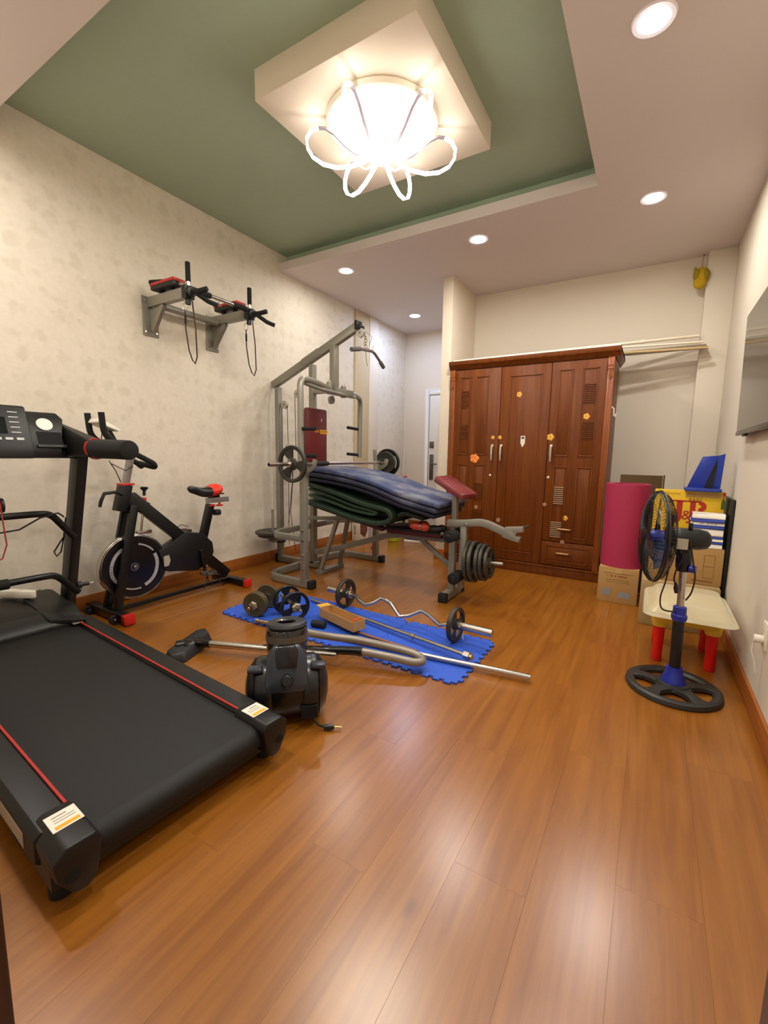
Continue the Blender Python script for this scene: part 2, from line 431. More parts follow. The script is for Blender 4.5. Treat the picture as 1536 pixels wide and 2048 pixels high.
part('bracket', MB().box(.46,.497,2.85,3.15,1.5,1.8), blackm, tv)
so = thing('wall_socket', 'white wall socket low on the right wall beyond the edge of frame', 'socket', (XR,2.50,.42))
part('plate', MB().box(XR-.01,XR,2.46,2.54,.36,.48), whitep, so, bevel=.003)
part('plug', MB().cyl((XR-.01,2.50,.40),(XR-.045,2.50,.40),.018), whitep, so)
so['label'] = 'white wall socket with plug low on the right wall'
part('cable', MB().tube([(XR-.04,2.50,.395),(XR-.045,2.505,.34),(XR-.03,2.50,.29),(XR-.022,2.50,.24)], .004, 8), whitep, so)

# ------------------------------------------------------------ wardrobe
wd_body = wood_mat('wardrobe_wood', '5A2806', '7A400C', .42, .28, axis='Z', coat=.0)
wd_trim = wood_mat('wardrobe_trim_wood', '7A3A10', '9C5218', .32, axis='Z', coat=.1)
WX0, WX1, WY = -1.945, -.365, 4.575
wr = thing('wardrobe', 'dark red-brown three-door wooden wardrobe in the niche', 'wardrobe', ((WX0+WX1)/2, 4.85, 0))
part('carcass', MB().box(WX0, WX1, WY+.022, 5.16, .0, 2.10), wd_body, wr, bevel=.004)
part('plinth', MB().box(WX0-.008, WX1+.008, WY-.004, WY+.03, 0, .085).box(WX0-.012, WX1+.012, WY-.012, WY+.03, .085, .105), wd_body, wr, bevel=.003)
part('cornice', MB().prism([(0,0),(.02,.0),(.035,.03),(.055,.045),(.062,.085),(.0,.085)], (WX0-.015,WY+.02,2.10), (0,-1,0), (0,0,1), -(WX1-WX0+.06))
     .box(WX0-.015, WX1+.045, WY+.0, 5.17, 2.155, 2.185).prism([(0,0),(.01,.0),(.028,.03),(.045,.055),(.045,.085),(.0,.085)], (WX1,WY+.02,2.10), (1,0,0), (0,0,1), -.58), wd_body, wr, bevel=.002)
for sx, xx in ((0,WX0),(1,WX1-.052)):
    p = part('pilaster', MB().box(xx, xx+.052, WY-.004, WY+.03, .105, 2.10).box(xx+.012, xx+.018, WY-.009, WY, .2, 1.9).box(xx+.032, xx+.038, WY-.009, WY, .2, 1.9), wd_trim, wr, bevel=.002)
    part('carved_bracket', MB().prism([(0,0),(.052,0),(.052,-.09),(.04,-.12),(.045,-.16),(.026,-.19),(.007,-.16),(.012,-.12),(0,-.09)][::-1], (xx,WY-.004,2.09), (1,0,0), (0,0,1), .02)
         .box(xx+.006, xx+.046, WY-.03, WY-.02, 2.02, 2.03).box(xx+.006, xx+.046, WY-.03, WY-.02, 1.99, 2.0), wd_trim, p, bevel=.002)
slat_b = mat('pale_slat', 'A88A6A', .45)  # some slats take a paler colour than the doors
def panel_mb(x0, x1, z0, z1, y, arch=True):
    mb = MB()
    for (a,b,c,d) in ((x0,x1,z1-.012,z1),(x0,x1,z0,z0+.012),(x0,x0+.012,z0,z1),(x1-.012,x1,z0,z1)):
        mb.box(a, b, y-.006, y+.002, c, d)
    mb.box(x0+.022, x1-.022, y-.004, y+.002, z0+.022, z1-.022)
    return mb
def louver_mb(x0, x1, z0, z1, y, n=9):
    mb = MB()
    for i in range(n):
        z = z0+(z1-z0)*(i+.5)/n
        mb.beam((x0,y-.006,z), (x1,y-.006,z), .010, (z1-z0)/n*.45)
    return mb
handle_m = mat('pewter', 'D2CBB8', .3, .6)
def handle_mb(x, z, y):
    return MB().tube([(x,y,z+.075),(x,y-.026,z+.065),(x,y-.03,z),(x+.002,y-.026,z-.07),(x,y,z-.08)], [.006,.012,.011,.007,.004], 8).ball((x,y-.008,z+.08), .016,.008,.014)
doors = [(-1.893,-1.392,.110,2.095,'L'),(-1.388,-.902,.110,2.095,'M'),(-.898,-.417,.36,2.095,'R')]
for (x0,x1,z0,z1,k) in doors:
    d = part('door', MB().box(x0, x1, WY, WY+.021, z0, z1), wd_body, wr, bevel=.004, label={'L':'left door with small slatted panels','M':'plain middle door','R':'right door with small slatted panels'}[k])
    if k == 'M':
        part('panel', panel_mb(x0+.085, x1-.075, .20, 2.0, WY), wd_body, d, bevel=.002)
    else:
        xs = [(-1.83,-1.71),(-1.65,-1.52)] if k == 'L' else [(-.83,-.70),(-.62,-.48)]
        for i, (a,b) in enumerate(xs):
            part('panel', panel_mb(a, b, 1.20, 2.02, WY), wd_body, d, bevel=.002)
            part('panel', panel_mb(a, b, .22 if k == 'L' else .40, 1.10, WY), wd_body, d, bevel=.002)
        oo = xs[0] if k == 'L' else xs[1]; ii = xs[1] if k == 'L' else xs[0]
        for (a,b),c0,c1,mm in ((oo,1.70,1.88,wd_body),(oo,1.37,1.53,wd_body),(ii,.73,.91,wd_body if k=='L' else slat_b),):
            part('louver', louver_mb(a+.02, b-.02, c0, c1, WY-.003), mm, d, label='pale slats' if mm is slat_b else None)
        if k == 'L': part('louver', louver_mb(ii[0]+.02, ii[1]-.02, .46, .62, WY-.003), wd_body, d)
    hx = {'L':x1-.06,'M':x0+.03,'R':x0+.035}[k]
    part('handle', handle_mb(hx, 1.22, WY), handle_m, d)
    if k != 'M': part('keyhole', MB().ball((hx-.01 if k=='R' else hx-.01, WY-.002, .99), .014,.007,.014), handle_m, d)
for z0, z1 in ((.115,.352),):
    d = part('drawer', MB().box(-.898, -.417, WY, WY+.021, z0, z1), wd_body, wr, bevel=.004)
    part('panel', panel_mb(-.85, -.46, z0+.035, z1-.035, WY), wd_body, d, bevel=.002)
    zc = z1-.11
for zc in (.485,.242):
    part('handle', MB().tube([(-.76,WY,zc),(-.745,WY-.024,zc+.004),(-.69,WY-.028,zc+.006),(-.635,WY-.024,zc+.004),(-.62,WY,zc)], [.004,.008,.010,.008,.004], 8), mat('old_brass','A88058',.35,.6), wr)
part('slats', louver_mb(-.83+.01, -.72, .40, .56, WY-.004), slat_b, wr, label='pale slats over the upper drawer')
def flower(x, z, y, r, m1, nm='sticker', lb=None):
    mb = MB()
    for i in range(5): mb.ball((x+r*.55*math.cos(i*1.257), y-.002, z+r*.55*math.sin(i*1.257)), r*.5, .003, r*.5, 10, 6)
    part(nm, mb, m1, wr, label=lb)
yst = mat('yellow_sticker','E0A840',.5); ost = mat('orange_sticker','F08A3C',.5); pst = mat('pale_sticker','A87A62',.5)
for x, z, r, m_ in ((-1.20,1.81,.028,yst),(-.565,1.575,.03,yst),(-.875,1.385,.034,yst),(-1.45,1.385,.02,yst),(-1.375,1.385,.02,yst),(-1.79,.70,.024,pst),(-1.60,.64,.022,pst),(-1.35,.52,.024,pst),(-.89,.72,.02,pst),(-.69,.60,.026,yst),(-.70,.36,.022,pst)):
    flower(x, z, WY-.001, r, m_, lb='small flower sticker')
flower(-1.64, 1.165, WY-.002, .05, ost, lb='orange sticker on the left door')
tag_ = part('thermometer_tag', MB().prism([(-.022,.055),(.022,.055),(.022,-.02),(.0,-.06),(-.022,-.02)][::-1], (-1.14,WY,1.345), (1,0,0), (0,0,1), .006), whitep, wr, label='small white shield-shaped tag on the middle door')
part('print', MB().box(-1.153,-1.127,WY-.008,WY-.006,1.37,1.39), mat('dark_print','3A3A40',.5), tag_)
part('wall_hook', MB().tube([(WX1,4.62,1.66),(WX1+.02,4.62,1.64),(WX1+.022,4.62,1.58),(WX1+.035,4.62,1.57),(WX1+.042,4.62,1.60)], .007, 8), whitep, wr, label='white adhesive hook on the side')

# things lying on the wardrobe top
pipe = mat('white_pipe', 'EFE6D0', .4)
zt = 2.186
solo('plastic_pipe', MB().cyl((-1.93,4.63,zt+.016),(.275,5.165,zt+.150),.014,12).cyl((-.20,5.05,zt+.121),(-.16,5.06,zt+.124),.019,12), pipe, 'long white plastic pipe with a joint, topmost over the wardrobe', 'pipe', 'pipes on the wardrobe', loc=(-.8,4.9,zt))
solo('plastic_pipe', MB().cyl((-1.93,4.60,zt+.012),(-.33,4.585,zt+.012),.012,12), pipe, 'white plastic pipe along the front edge of the wardrobe top', 'pipe', 'pipes on the wardrobe', loc=(-1.1,4.59,zt))
solo('plastic_pipe', MB().cyl((-1.2,4.72,zt+.045),(.30,5.02,zt+.060),.009,12), pipe, 'thin white pipe crossing below the long jointed pipe', 'pipe', 'pipes on the wardrobe', loc=(-.5,4.9,zt))
solo('grey_board', MB().add([(-1.3,4.86,zt+.001),(-1.25,5.05,zt+.001),(.33,5.15,zt+.060),(.345,5.09,zt+.012),(-1.3,4.86,zt+.008),(-1.25,5.05,zt+.008),(.33,5.15,zt+.068),(.345,5.09,zt+.020)],
     [(3,2,1,0),(4,5,6,7),(0,1,5,4),(1,2,6,5),(2,3,7,6),(3,0,4,7)]), mat('grey_card','8B7D62',.6), 'flat grey-brown board sticking out from the wardrobe top', 'board', loc=(-.5,4.98,zt))
solo('wood_strip', MB().beam((-1.2,4.79,zt+.010),(.345,5.04,zt+.012),.03,.014), mat('pale_strip','C9AC7C',.6), 'thin pale wood strip under the grey board beside the wardrobe', 'strip', loc=(-.4,4.9,zt))

# ------------------------------------------------------------ treadmill (local: x towards the console, y to the walker's left)
tm = thing('treadmill', 'black treadmill with red edge lines in the left foreground', 'treadmill', (-1.17,.75,0), PI-.07)
tbelt = mat('treadmill_belt', '0E0E0C', .68, bump=.12, bscale=500, var=.1)
tpl = mat('treadmill_plastic', '0B0B0B', .45, bump=.04, bscale=300)
tgrey = mat('treadmill_grey', '141514', .45, bump=.03)
T = lambda n, mb, m, par=tm, **k: part(n, mb, m, par, local=True, **k)
def T2(n, mb, m, par=tm, **k):
    for v in mb.v: v.y = v.y*1.15-.043
    return part(n, mb, m, par, local=True, **k)
T2('running_belt', MB().prism([(1.78,.165),(.075,.165),(.045,.158),(.027,.14),(.023,.12),(.030,.095),(.055,.08),(1.78,.08)], (0,.25,0), (1,0,0), (0,0,1), .50), tbelt, bevel=.004)
fr_ = T2('frame', MB().box(.05,1.9,-.33,-.29,.05,.13).box(.05,1.9,.29,.33,.05,.13).box(.3,.36,-.33,.33,.04,.09).box(.06,.11,-.28,.28,.045,.085).box(1.3,1.36,-.33,.33,.04,.09), blackm)
for s in (-1,1):
    ln = 'right' if s < 0 else 'left'
    r_ = T2('side_rail', MB().prism([(.25,.168),(.262,.182),(.325,.182),(.34,.168),(.34,.10),(.33,.09),(.25,.09)], (.12,0,0), (0,s,0), (0,0,1), 1.66*s), tpl, bevel=.002)
    T2('red_line', MB().beam((.12,s*.256,.1835),(1.80,s*.256,.1835),.0065,.006), mat('red_line','A82A26',.5), r_, label='red edge line')
    cp = T2('end_cap', MB().prism([(.235,.165),(.25,.192),(.31,.192),(.338,.165),(.332,.11),(.30,.05),(.27,.045),(.25,.07)], (-.002,0,0), (0,s,0), (0,0,1), .185*s), tpl, bevel=.010)
    st = T2('sticker', MB().box(.075,.150,s*.248 if s>0 else s*.312,s*.312 if s>0 else s*.248,.1915,.1935), whitep, cp, label='white warning sticker')
    T2('yellow_band', MB().box(.081,.094,min(s*.254,s*.304),max(s*.254,s*.304),.1932,.1942), mat('yellow_print','E0A81E',.5), cp)
    T2('fine_print', MB().box(.108,.111,min(s*.256,s*.30),max(s*.256,s*.30),.1932,.194).box(.119,.122,min(s*.256,s*.30),max(s*.256,s*.30),.1932,.194).box(.131,.136,min(s*.27,s*.30),max(s*.27,s*.30),.1932,.194), mat('grey_print','9A9488',.6), cp)
    T2('bolt_hole', MB().cyl((-.0035,s*.30,.105),(.003,s*.30,.105),.016,14), mat('hole_black','050505',.9), cp)
    T2('foot', MB().cyl((.09,s*.30,0),(.09,s*.30,.06),.028,14), rubber)
    T2('foot', MB().cyl((1.6,s*.30,0),(1.6,s*.30,.06),.028,14), rubber)
T2('specification_plate', MB().box(.20,.42,.3405,.342,.105,.150), mat('silver_label','A8A49A',.35,.3), label='silver specification plate on the left side')
T2('rear_roller', MB().cyl((.08,-.27,.12),(.08,.27,.12),.03), chrome)
T('motor_cover', MB().prism([(1.70,.19),(1.74,.225),(1.84,.255),(2.15,.285),(2.24,.27),(2.30,.18),(2.30,.05),(1.70,.05)], (0,.365,0), (1,0,0), (0,0,1), .73), tgrey, bevel=.012)
T('cover_panel', MB().prism([(1.80,.243),(1.84,.262),(2.10,.288),(2.12,.275)], (0,.22,0), (1,0,0), (0,0,1), .40), tpl, bevel=.004)
T('cover_wing', MB().add([(1.72,-.20,.23),(1.66,-.37,.197),(1.98,-.405,.235),(2.18,-.30,.295),(2.02,-.17,.30),(1.72,-.20,.19),(1.66,-.37,.185),(1.98,-.405,.16),(2.18,-.30,.16),(2.02,-.17,.16)],
   [(0,1,2,3,4),(9,8,7,6,5),(0,5,6,1),(1,6,7,2),(2,7,8,3),(3,8,9,4),(4,9,5,0)]), tgrey, bevel=.006)
T('cover_wing', MB().add([(1.72,.20,.23),(1.66,.37,.197),(1.98,.405,.235),(2.18,.30,.295),(2.02,.17,.30),(1.72,.20,.19),(1.66,.37,.185),(1.98,.405,.16),(2.18,.30,.16),(2.02,.17,.16)],
   [(4,3,2,1,0),(5,6,7,8,9),(0,1,6,5),(1,2,7,6),(2,3,8,7),(3,4,9,8),(4,0,5,9)]), tgrey, bevel=.006)
T('date_label', MB().box(1.66,1.72,-.348,-.30,.182,.184), mat('silver_label','A8A49A'), label='small silver label at the rail end')
for s in (-1,1):
    T('upright', MB().beam((2.10,s*.405,.05),(1.69,s*.405,1.17),.055,.105,up=(1,0,.3)), tpl, bevel=.006)
    T('handrail_core', MB().cyl((1.72,s*.405,1.19),(1.10,s*.405,1.205),.022), blackm)
    g = T('hand_grip', MB().tube([(1.47,s*.405,1.20),(1.40,s*.405,1.20),(1.18,s*.405,1.198),(1.09,s*.405,1.196)], [.05,.052,.050,.049], 18), foam, bevel=.01)
    T('red_band', MB().lathe([(.050,0),(.058,.0),(.058,.012),(.050,.012)], (1.465,s*.405,1.20), (1,0,0), 24, closed=True), mat('red_band','A8272A',.5), label='red ring beside the hand grip')
    T('arm_shroud', MB().add([(1.46,s*.36,1.155),(1.46,s*.455,1.155),(1.46,s*.45,1.245),(1.46,s*.365,1.245),(1.78,s*.30,1.15),(1.78,s*.455,1.15),(1.78,s*.42,1.27),(1.80,s*.31,1.37)],
      [(0,1,2,3),(7,6,5,4),(0,4,5,1),(1,5,6,2),(2,6,7,3),(3,7,4,0)]), tpl, bevel=.008)
T('crossbar', MB().box(1.66,1.74,-.40,.40,1.145,1.185), blackm, bevel=.008)
# console: facing the walker, leaning back
co = T('console', MB().add([(1.62,-.30,1.15),(1.62,.30,1.15),(1.62,.30,1.20),(1.62,-.30,1.20),(1.70,-.34,1.36),(1.70,.34,1.36),(1.74,-.32,1.395),(1.74,.32,1.395),(1.82,-.33,1.15),(1.82,.33,1.15),(1.80,-.33,1.38),(1.80,.33,1.38)],
   [(0,1,2,3),(3,2,5,4),(4,5,7,6),(6,7,11,10),(10,11,9,8),(8,9,1,0),(0,3,4,6,10,8),(1,9,11,7,5,2)]), tpl, bevel=.006)
T('centre_hood', MB().add([(1.58,-.165,1.145),(1.58,.165,1.145),(1.59,.165,1.205),(1.59,-.165,1.205),(1.68,-.165,1.415),(1.68,.165,1.415),(1.80,-.165,1.415),(1.80,.165,1.415),(1.80,-.165,1.145),(1.80,.165,1.145)],
   [(0,1,2,3),(3,2,5,4),(4,5,7,6),(6,7,9,8),(8,9,1,0),(0,3,4,6,8),(1,9,7,5,2)]), tpl, co, bevel=.010)
cn = Vector((-.92,0,.39)).normalized(); cu_ = Vector((.09,0,.21)).normalized()
def cpt(y, h, o=0): return Vector((1.59,y,1.205)) + cu_*h + cn*o
def cbox(y0,y1,h0,h1,d=.003): return MB().add([cpt(y,h,o) for o in (0,d) for h in (h0,h1) for y in (y0,y1)], [(0,2,3,1),(4,5,7,6),(0,1,5,4),(2,6,7,3),(0,4,6,2),(1,3,7,5)])
T('display', cbox(-.07,.12,.07,.16,.002), mat('display_dark','14181A',.15), co)
kp = MB()
for i in range(5): kp.merge(cbox(-.125,-.085,.075+.028*i,.080+.028*i,.002)) 
for i in range(6): kp.merge(cbox(-.13+.045*i,-.10+.045*i,.035,.048,.003))
T('key_print', kp, mat('silver_print','B9C0C0',.4), co, stuff=True)
for s in (-1,1):
    wy = s*.255
    def side(y,z,o): return Vector((1.62+(z-1.20)*.5-o*.9, y, z+o*.4))
    def sbox(y0,y1,z0,z1,o0,o1): return MB().add([side(y,z,o) for o in (o0,o1) for z in (z0,z1) for y in (y0,y1)], [(0,2,3,1),(4,5,7,6),(0,1,5,4),(2,6,7,3),(0,4,6,2),(1,3,7,5)])
    T('tray_recess', sbox(wy-.055,wy+.055,1.215,1.285,.001,.003), mat('hole_black','050505'), co)
    T('tray_ledge', sbox(wy-.065,wy+.065,1.20,1.215,0,.012), tgrey, co, bevel=.002)
    T('speaker_disc', MB().lathe([(0,.004),(.036,.004),(.038,0),(0,0)], side(wy+s*-.01,1.325,.002), (-.87,0,.49), 28), whitep if s<0 else tgrey, co, label='white oval disc on the console' if s<0 else None)
# lower bent bars of the upright frame and their pads
for z0, z1 in ((.70,.835),(.36,.475)):
    T('bent_bar', MB().tube(rounded([(1.80,-.385,z0-.03),(1.78,-.27,z1-.01),(1.75,-.20,z1),(1.74,.20,z1),(1.78,.27,z1-.01),(1.80,.385,z0-.03)], .08), .019, 12), blackm)
T('rubber_sleeve', MB().cyl((1.74,-.045,.473),(1.74,.045,.473),.028), rubber)
T('massage_arm', MB().tube([(1.74,-.02,.835),(1.70,-.01,.86),(1.66,.0,.94),(1.70,-.005,1.02)], .012, 10), blackm)
T('massage_roller', MB().cyl((1.66,-.02,.905),(1.66,.08,.905),.035), mat('red_roller','8E1620',.45))
T('roller_end', MB().cyl((1.66,-.033,.905),(1.66,-.02,.905),.038), blackp)
T('red_cord', MB().tube([(1.70,.05,1.12),(1.62,.0,1.02),(1.615,-.012,.90),(1.63,-.02,.80),(1.65,-.03,.70),(1.66,-.01,.63),(1.67,.06,.60)], .0035, 6), mat('red_cord','A8403A',.6))
T('black_cord', MB().tube([(1.80,-.34,.80),(1.76,-.30,.83),(1.72,-.20,.815),(1.70,-.10,.765),(1.70,.02,.755),(1.70,.2,.80)], .0045, 6).tube([(1.83,-.36,.79),(1.86,-.35,.66),(1.84,-.325,.585),(1.85,-.305,.56),(1.87,-.30,.585),(1.87,-.335,.64),(1.85,-.355,.68)], .0045, 6), rubber)
T('release_knob', MB().cyl((1.95,-.435,.33),(1.95,-.50,.33),.012,12).cyl((1.95,-.43,.33),(1.95,-.455,.33),.024,14), blackp)
T('knob_pin', MB().cyl((1.95,-.50,.33),(1.95,-.525,.33),.006,10), chrome)
hs = thing('white_handset', 'white plastic handset lying on the treadmill motor cover', 'handset', (-3.22,1.06,.287), .45)
H_ = lambda n, mb, m, **k: part(n, mb, m, hs, local=True, **k)
H_('body', MB().prism([(-.12,-.022),(-.105,-.034),(-.05,-.030),(.09,-.020),(.11,-.008),(.11,.008),(.09,.020),(-.05,.030),(-.105,.034),(-.12,.022)], (0,0,.012), (1,0,0), (0,1,0), .045), whitep, bevel=.008)
H_('screw_cap', MB().cyl((-.085,0,.06),(-.085,0,.085),.011,12), grey_h)

# ------------------------------------------------------------ exercise bike
bk = thing('exercise_bike', 'black spinning bike with red-tailed saddle by the papered wall', 'exercise bike', (-3.22,2.1,0))
def B(n, mb, m, par=bk, **k):
    for v in mb.v: v.y -= .045*min(1,max(0,(2.3-v.y)/.5))*min(1,max(0,v.z/.3))     # the front of the bike stands a little further forward
    return part(n, mb, m, par, **k)
bx = -3.22
B('front_foot', MB().box(bx-.26,bx+.22,1.545,1.61,.012,.075), blackm, bevel=.004)
B('foot_cap', MB().box(bx+.22,bx+.255,1.54,1.615,.008,.08), redp, bevel=.004, label='red end cap')
B('rear_foot', MB().box(bx-.22,bx+.21,2.59,2.65,.012,.065), blackm, bevel=.004)
B('foot_cap', MB().box(bx+.21,bx+.245,2.585,2.655,.006,.07), redp, bevel=.004, label='red end cap')
for xx in (bx-.20, bx+.14):
    w_ = B('transport_wheel', MB().cyl((xx-.012,1.53,.033),(xx+.012,1.53,.033),.033), rubber)
    B('wheel_bolt', MB().cyl((xx+.012,1.53,.033),(xx+.02,1.53,.033),.010,10), chrome, w_)
B('floor_rail', MB().box(bx-.018,bx+.018,1.60,2.60,.035,.065), blackm, bevel=.003)
for s in (-1,1):
    B('fork_leg', MB().beam((bx+s*.065,1.60,.07),(bx+s*.052,1.80,.80),.03,.055,up=(0,1,0)), blackm, bevel=.004)
B('head_tube', MB().beam((bx,1.725,.76),(bx,1.775,.95),.075,.075,up=(0,1,0)), blackp, bevel=.006)
B('main_beam', MB().beam((bx,1.80,.86),(bx,2.58,.10),.055,.085,up=(0,0,1)), blackm, bevel=.005)
B('gusset', MB().prism([(1.77,.90),(1.93,.80),(1.86,.74),(1.77,.76)], (bx-.025,0,0), (0,1,0), (0,0,1), .05), blackm, bevel=.003)
B('handlebar_post', MB().beam((bx,1.775,.94),(bx,1.835,1.20),.035,.04,up=(0,1,0)), mat('silver_paint','A9A8A4',.3,.6), bevel=.003, label='silver handlebar post')
B('post_collar', MB().box(bx-.042,bx+.042,1.735,1.82,.945,.958), redp, bevel=.002, label='thin red collar')
B('lock_lever', MB().tube([(bx+.035,1.73,.88),(bx+.06,1.68,.905),(bx+.062,1.60,.90),(bx+.062,1.575,.85),(bx+.062,1.565,.81)], [.010,.011,.012,.012,.010], 10), blackp)
bars = MB()
for s in (-1,1):
    bars.tube(rounded([(bx+s*.09,1.60,1.44),(bx+s*.09,1.61,1.29),(bx+s*.10,1.72,1.215),(bx+s*.11,1.92,1.10),(bx+s*.09,1.94,1.07),(bx,1.88,1.10)], .05), .019, 12)
bars.tube([(bx-.10,1.72,1.215),(bx+.10,1.72,1.215)], .014, 10)
B('handlebar', bars, foam)
cs = B('monitor', MB().xf(Matrix()).add([(-.055,-.05,-.012),(.055,-.05,-.012),(.055,.06,-.012),(-.055,.06,-.012),(-.05,-.045,.014),(.05,-.045,.014),(.045,.07,.006),(-.045,.07,.006)], [(3,2,1,0),(4,5,6,7),(0,1,5,4),(1,2,6,5),(2,3,7,6),(3,0,4,7)]).xf(Matrix.Translation((bx-.02,1.66,1.365)) @ Matrix.Rotation(math.radians(-22),4,'X') @ Matrix.Scale(1.35,4)), whitep, bevel=.006, label='white monitor')
B('monitor_stem', MB().beam((bx-.02,1.70,1.33),(bx-.01,1.76,1.20),.02,.02), blackp)
B('sensor_wires', MB().tube([(bx-.03,1.66,1.33),(bx-.035,1.65,1.25),(bx-.02,1.70,1.20)], .0035, 6).tube([(bx+.0,1.68,1.34),(bx+.01,1.65,1.25),(bx+.02,1.68,1.19)], .0035, 6).tube([(bx+.03,1.66,1.12),(bx+.03,1.70,1.05),(bx+.03,1.73,.97)], .003, 6).tube([(bx+.04,1.67,1.10),(bx+.045,1.76,1.05),(bx+.03,1.82,1.08)], .003, 6), rubber)
B('resistance_knob', MB().lathe([(.010,0),(.010,.035),(.024,.05),(.026,.062),(.018,.066),(0,.066)], (bx,1.90,.86), (0,.05,1), 18), blackp)
B('knob_stem', MB().cyl((bx,1.893,.79),(bx,1.899,.845),.016,14), redp, label='red stem below the resistance knob')
B('brake_rod', MB().cyl((bx,1.865,.60),(bx,1.885,.74),.008,10).box(bx-.02,bx+.02,1.83,1.93,.575,.60), chrome, bevel=.002)
fw = B('flywheel', MB().lathe([(0,-.012),(.19,-.012),(.20,-.024),(.234,-.024),(.238,-.018),(.238,.018),(.234,.024),(.20,.024),(.19,.012),(0,.012)], (bx,1.79,.345), (1,0,0), 64), blackm)
B('chrome_rim', MB().lathe([(.228,-.0255),(.2395,-.019),(.2395,.019),(.228,.0255),(.226,.02),(.226,-.02)], (bx,1.79,.345), (1,0,0), 72, closed=True), chrome, fw, label='polished rim')
fd = B('wheel_cover', MB().lathe([(0,.030),(.12,.028),(.185,.024),(.198,.0245),(.2,.018),(0,.018)], (bx,1.79,.345), (1,0,0), 56), mat('cover_black','0D0D0E',.25), fw)
slv = mat('silver_decal','B4B6B8',.35,.3)
for a0, a1 in ((2.05,3.95),(5.05,6.75),(.62,1.35),(4.2,4.85)):
    w2 = .150 if (a1-a0) > 1 else .163
    ax = Vector((1,0,0)); P0 = []
    n = 20
    mb = MB(); V = []
    for i in range(n+1):
        a = a0+(a1-a0)*i/n
        for r in (w2, .174):
            V.append((bx+.0285, 1.79+r*math.cos(a), .345+r*math.sin(a)))
    mb.add(V, [(2*i,2*i+1,2*i+3,2*i+2) for i in range(n)])
    o_ = B('decal', mb, slv, fw)
for i, chh in enumerate('SPORTS'):
    a = 3.55 - i*.12
    u_ = Vector((0,-math.sin(a),math.cos(a)))*-1; v_ = Vector((0,math.cos(a),math.sin(a)))
    B('lettering', text_mb(chh, .022, (bx+.030,1.79+.161*math.cos(a),.345+.161*math.sin(a)), u_, v_, .0004), blackp, fw)
B('axle', MB().cyl((bx-.05,1.79,.345),(bx+.05,1.79,.345),.014,14), chrome, fw)
B('axle_ring', MB().lathe([(.022,.03),(.03,.03),(.03,.036),(.022,.036)],(bx,1.79,.345),(1,0,0),20,closed=True), chrome, fw)
B('chain_guard', MB().prism([(1.96,.43),(2.03,.46),(2.18,.545),(2.33,.51),(2.42,.42),(2.43,.33),(2.37,.25),(2.27,.20),(2.03,.25),(2.0,.28)], (bx-.035,0,0), (0,1,0), (0,0,1), .075), blackp, bevel=.012)
B('guard_cutout_label', MB().prism([(1.995,.38),(2.035,.385),(2.045,.34),(2.03,.30),(1.995,.30)], (bx+.040,0,0), (0,1,0), (0,0,1), .002), mat('grey_decal','A9A596',.5))
B('seat_tube', MB().beam((bx,2.32,.36),(bx,2.435,.745),.05,.06,up=(0,1,0)), blackm, bevel=.004)
B('seat_collar', MB().box(bx-.03,bx+.03,2.405,2.465,.728,.742), redp, bevel=.002, label='thin red collar')
B('seat_knob', MB().cyl((bx+.0,2.47,.67),(bx+.0,2.53,.665),.026), rubber)
B('seat_slider', MB().box(bx-.018,bx+.018,2.40,2.62,.755,.80), mat('silver_paint','A9A8A4'), bevel=.003)
B('slider_knob', MB().lathe([(0,0),(.03,0),(.032,.01),(.012,.014),(.008,.03),(0,.03)], (bx,2.53,.722), (0,0,1), 18), redp, label='red knob under the saddle rail')
B('saddle_clamp', MB().box(bx-.02,bx+.02,2.43,2.52,.80,.83).box(bx-.03,bx-.02,2.36,2.56,.825,.835).box(bx+.02,bx+.03,2.36,2.56,.825,.835), blackm)
def saddle_mb(t0, t1, n=14):
    V = []; m = 14
    for i in range(n+1):
        t = t0+(t1-t0)*i/n
        y = 2.26 + .30*t
        w = .024 + .085*(max(0,(t-.3))/.5)**1.2 if t > .3 else .024; w = min(w, .105)
        f = 1.
        if t < .12: f = math.sqrt(max(.03, 1-((.12-t)/.12)**2))
        if t > .80: f = math.sqrt(max(.03, 1-((t-.80)/.205)**2))
        w *= f
        zt_ = .892 + .014*math.cos(2*PI*t) + .010*t
        hgt = (.040 + .040*t)*f; zt_ -= (.040 + .040*t)*(1-f)*.35
        for k in range(m):
            a = 2*PI*k/m
            V.append((bx + w*math.cos(a), y-.03, zt_ - hgt*.5 + (hgt*.5)*(math.sin(a)*1.3 if math.sin(a) > 0 else math.sin(a)*1.5)))
    F = [(i*m+k,(i+1)*m+k,(i+1)*m+(k+1)%m,i*m+(k+1)%m) for i in range(n) for k in range(m)] + [tuple(range(m)), tuple(range(n*m,(n+1)*m))]
    return MB().add(V, F)
sd = B('saddle', saddle_mb(0,.63), mat('saddle_black','151513',.35,bump=.03), smooth=60)
B('saddle_tail', saddle_mb(.63,1.0,10), mat('saddle_red','E2301C',.4,bump=.02), sd, smooth=60, label='bright red tail of the saddle')
B('crank', MB().beam((bx+.055,2.30,.36),(bx+.07,2.31,.19),.014,.028,up=(0,1,0)).beam((bx-.055,2.30,.36),(bx-.07,2.25,.52),.014,.028,up=(0,1,0)).cyl((bx-.06,2.30,.36),(bx+.065,2.30,.36),.02), blackm, bevel=.002)
pm = mat('pedal_metal','8C857A',.35,.8)
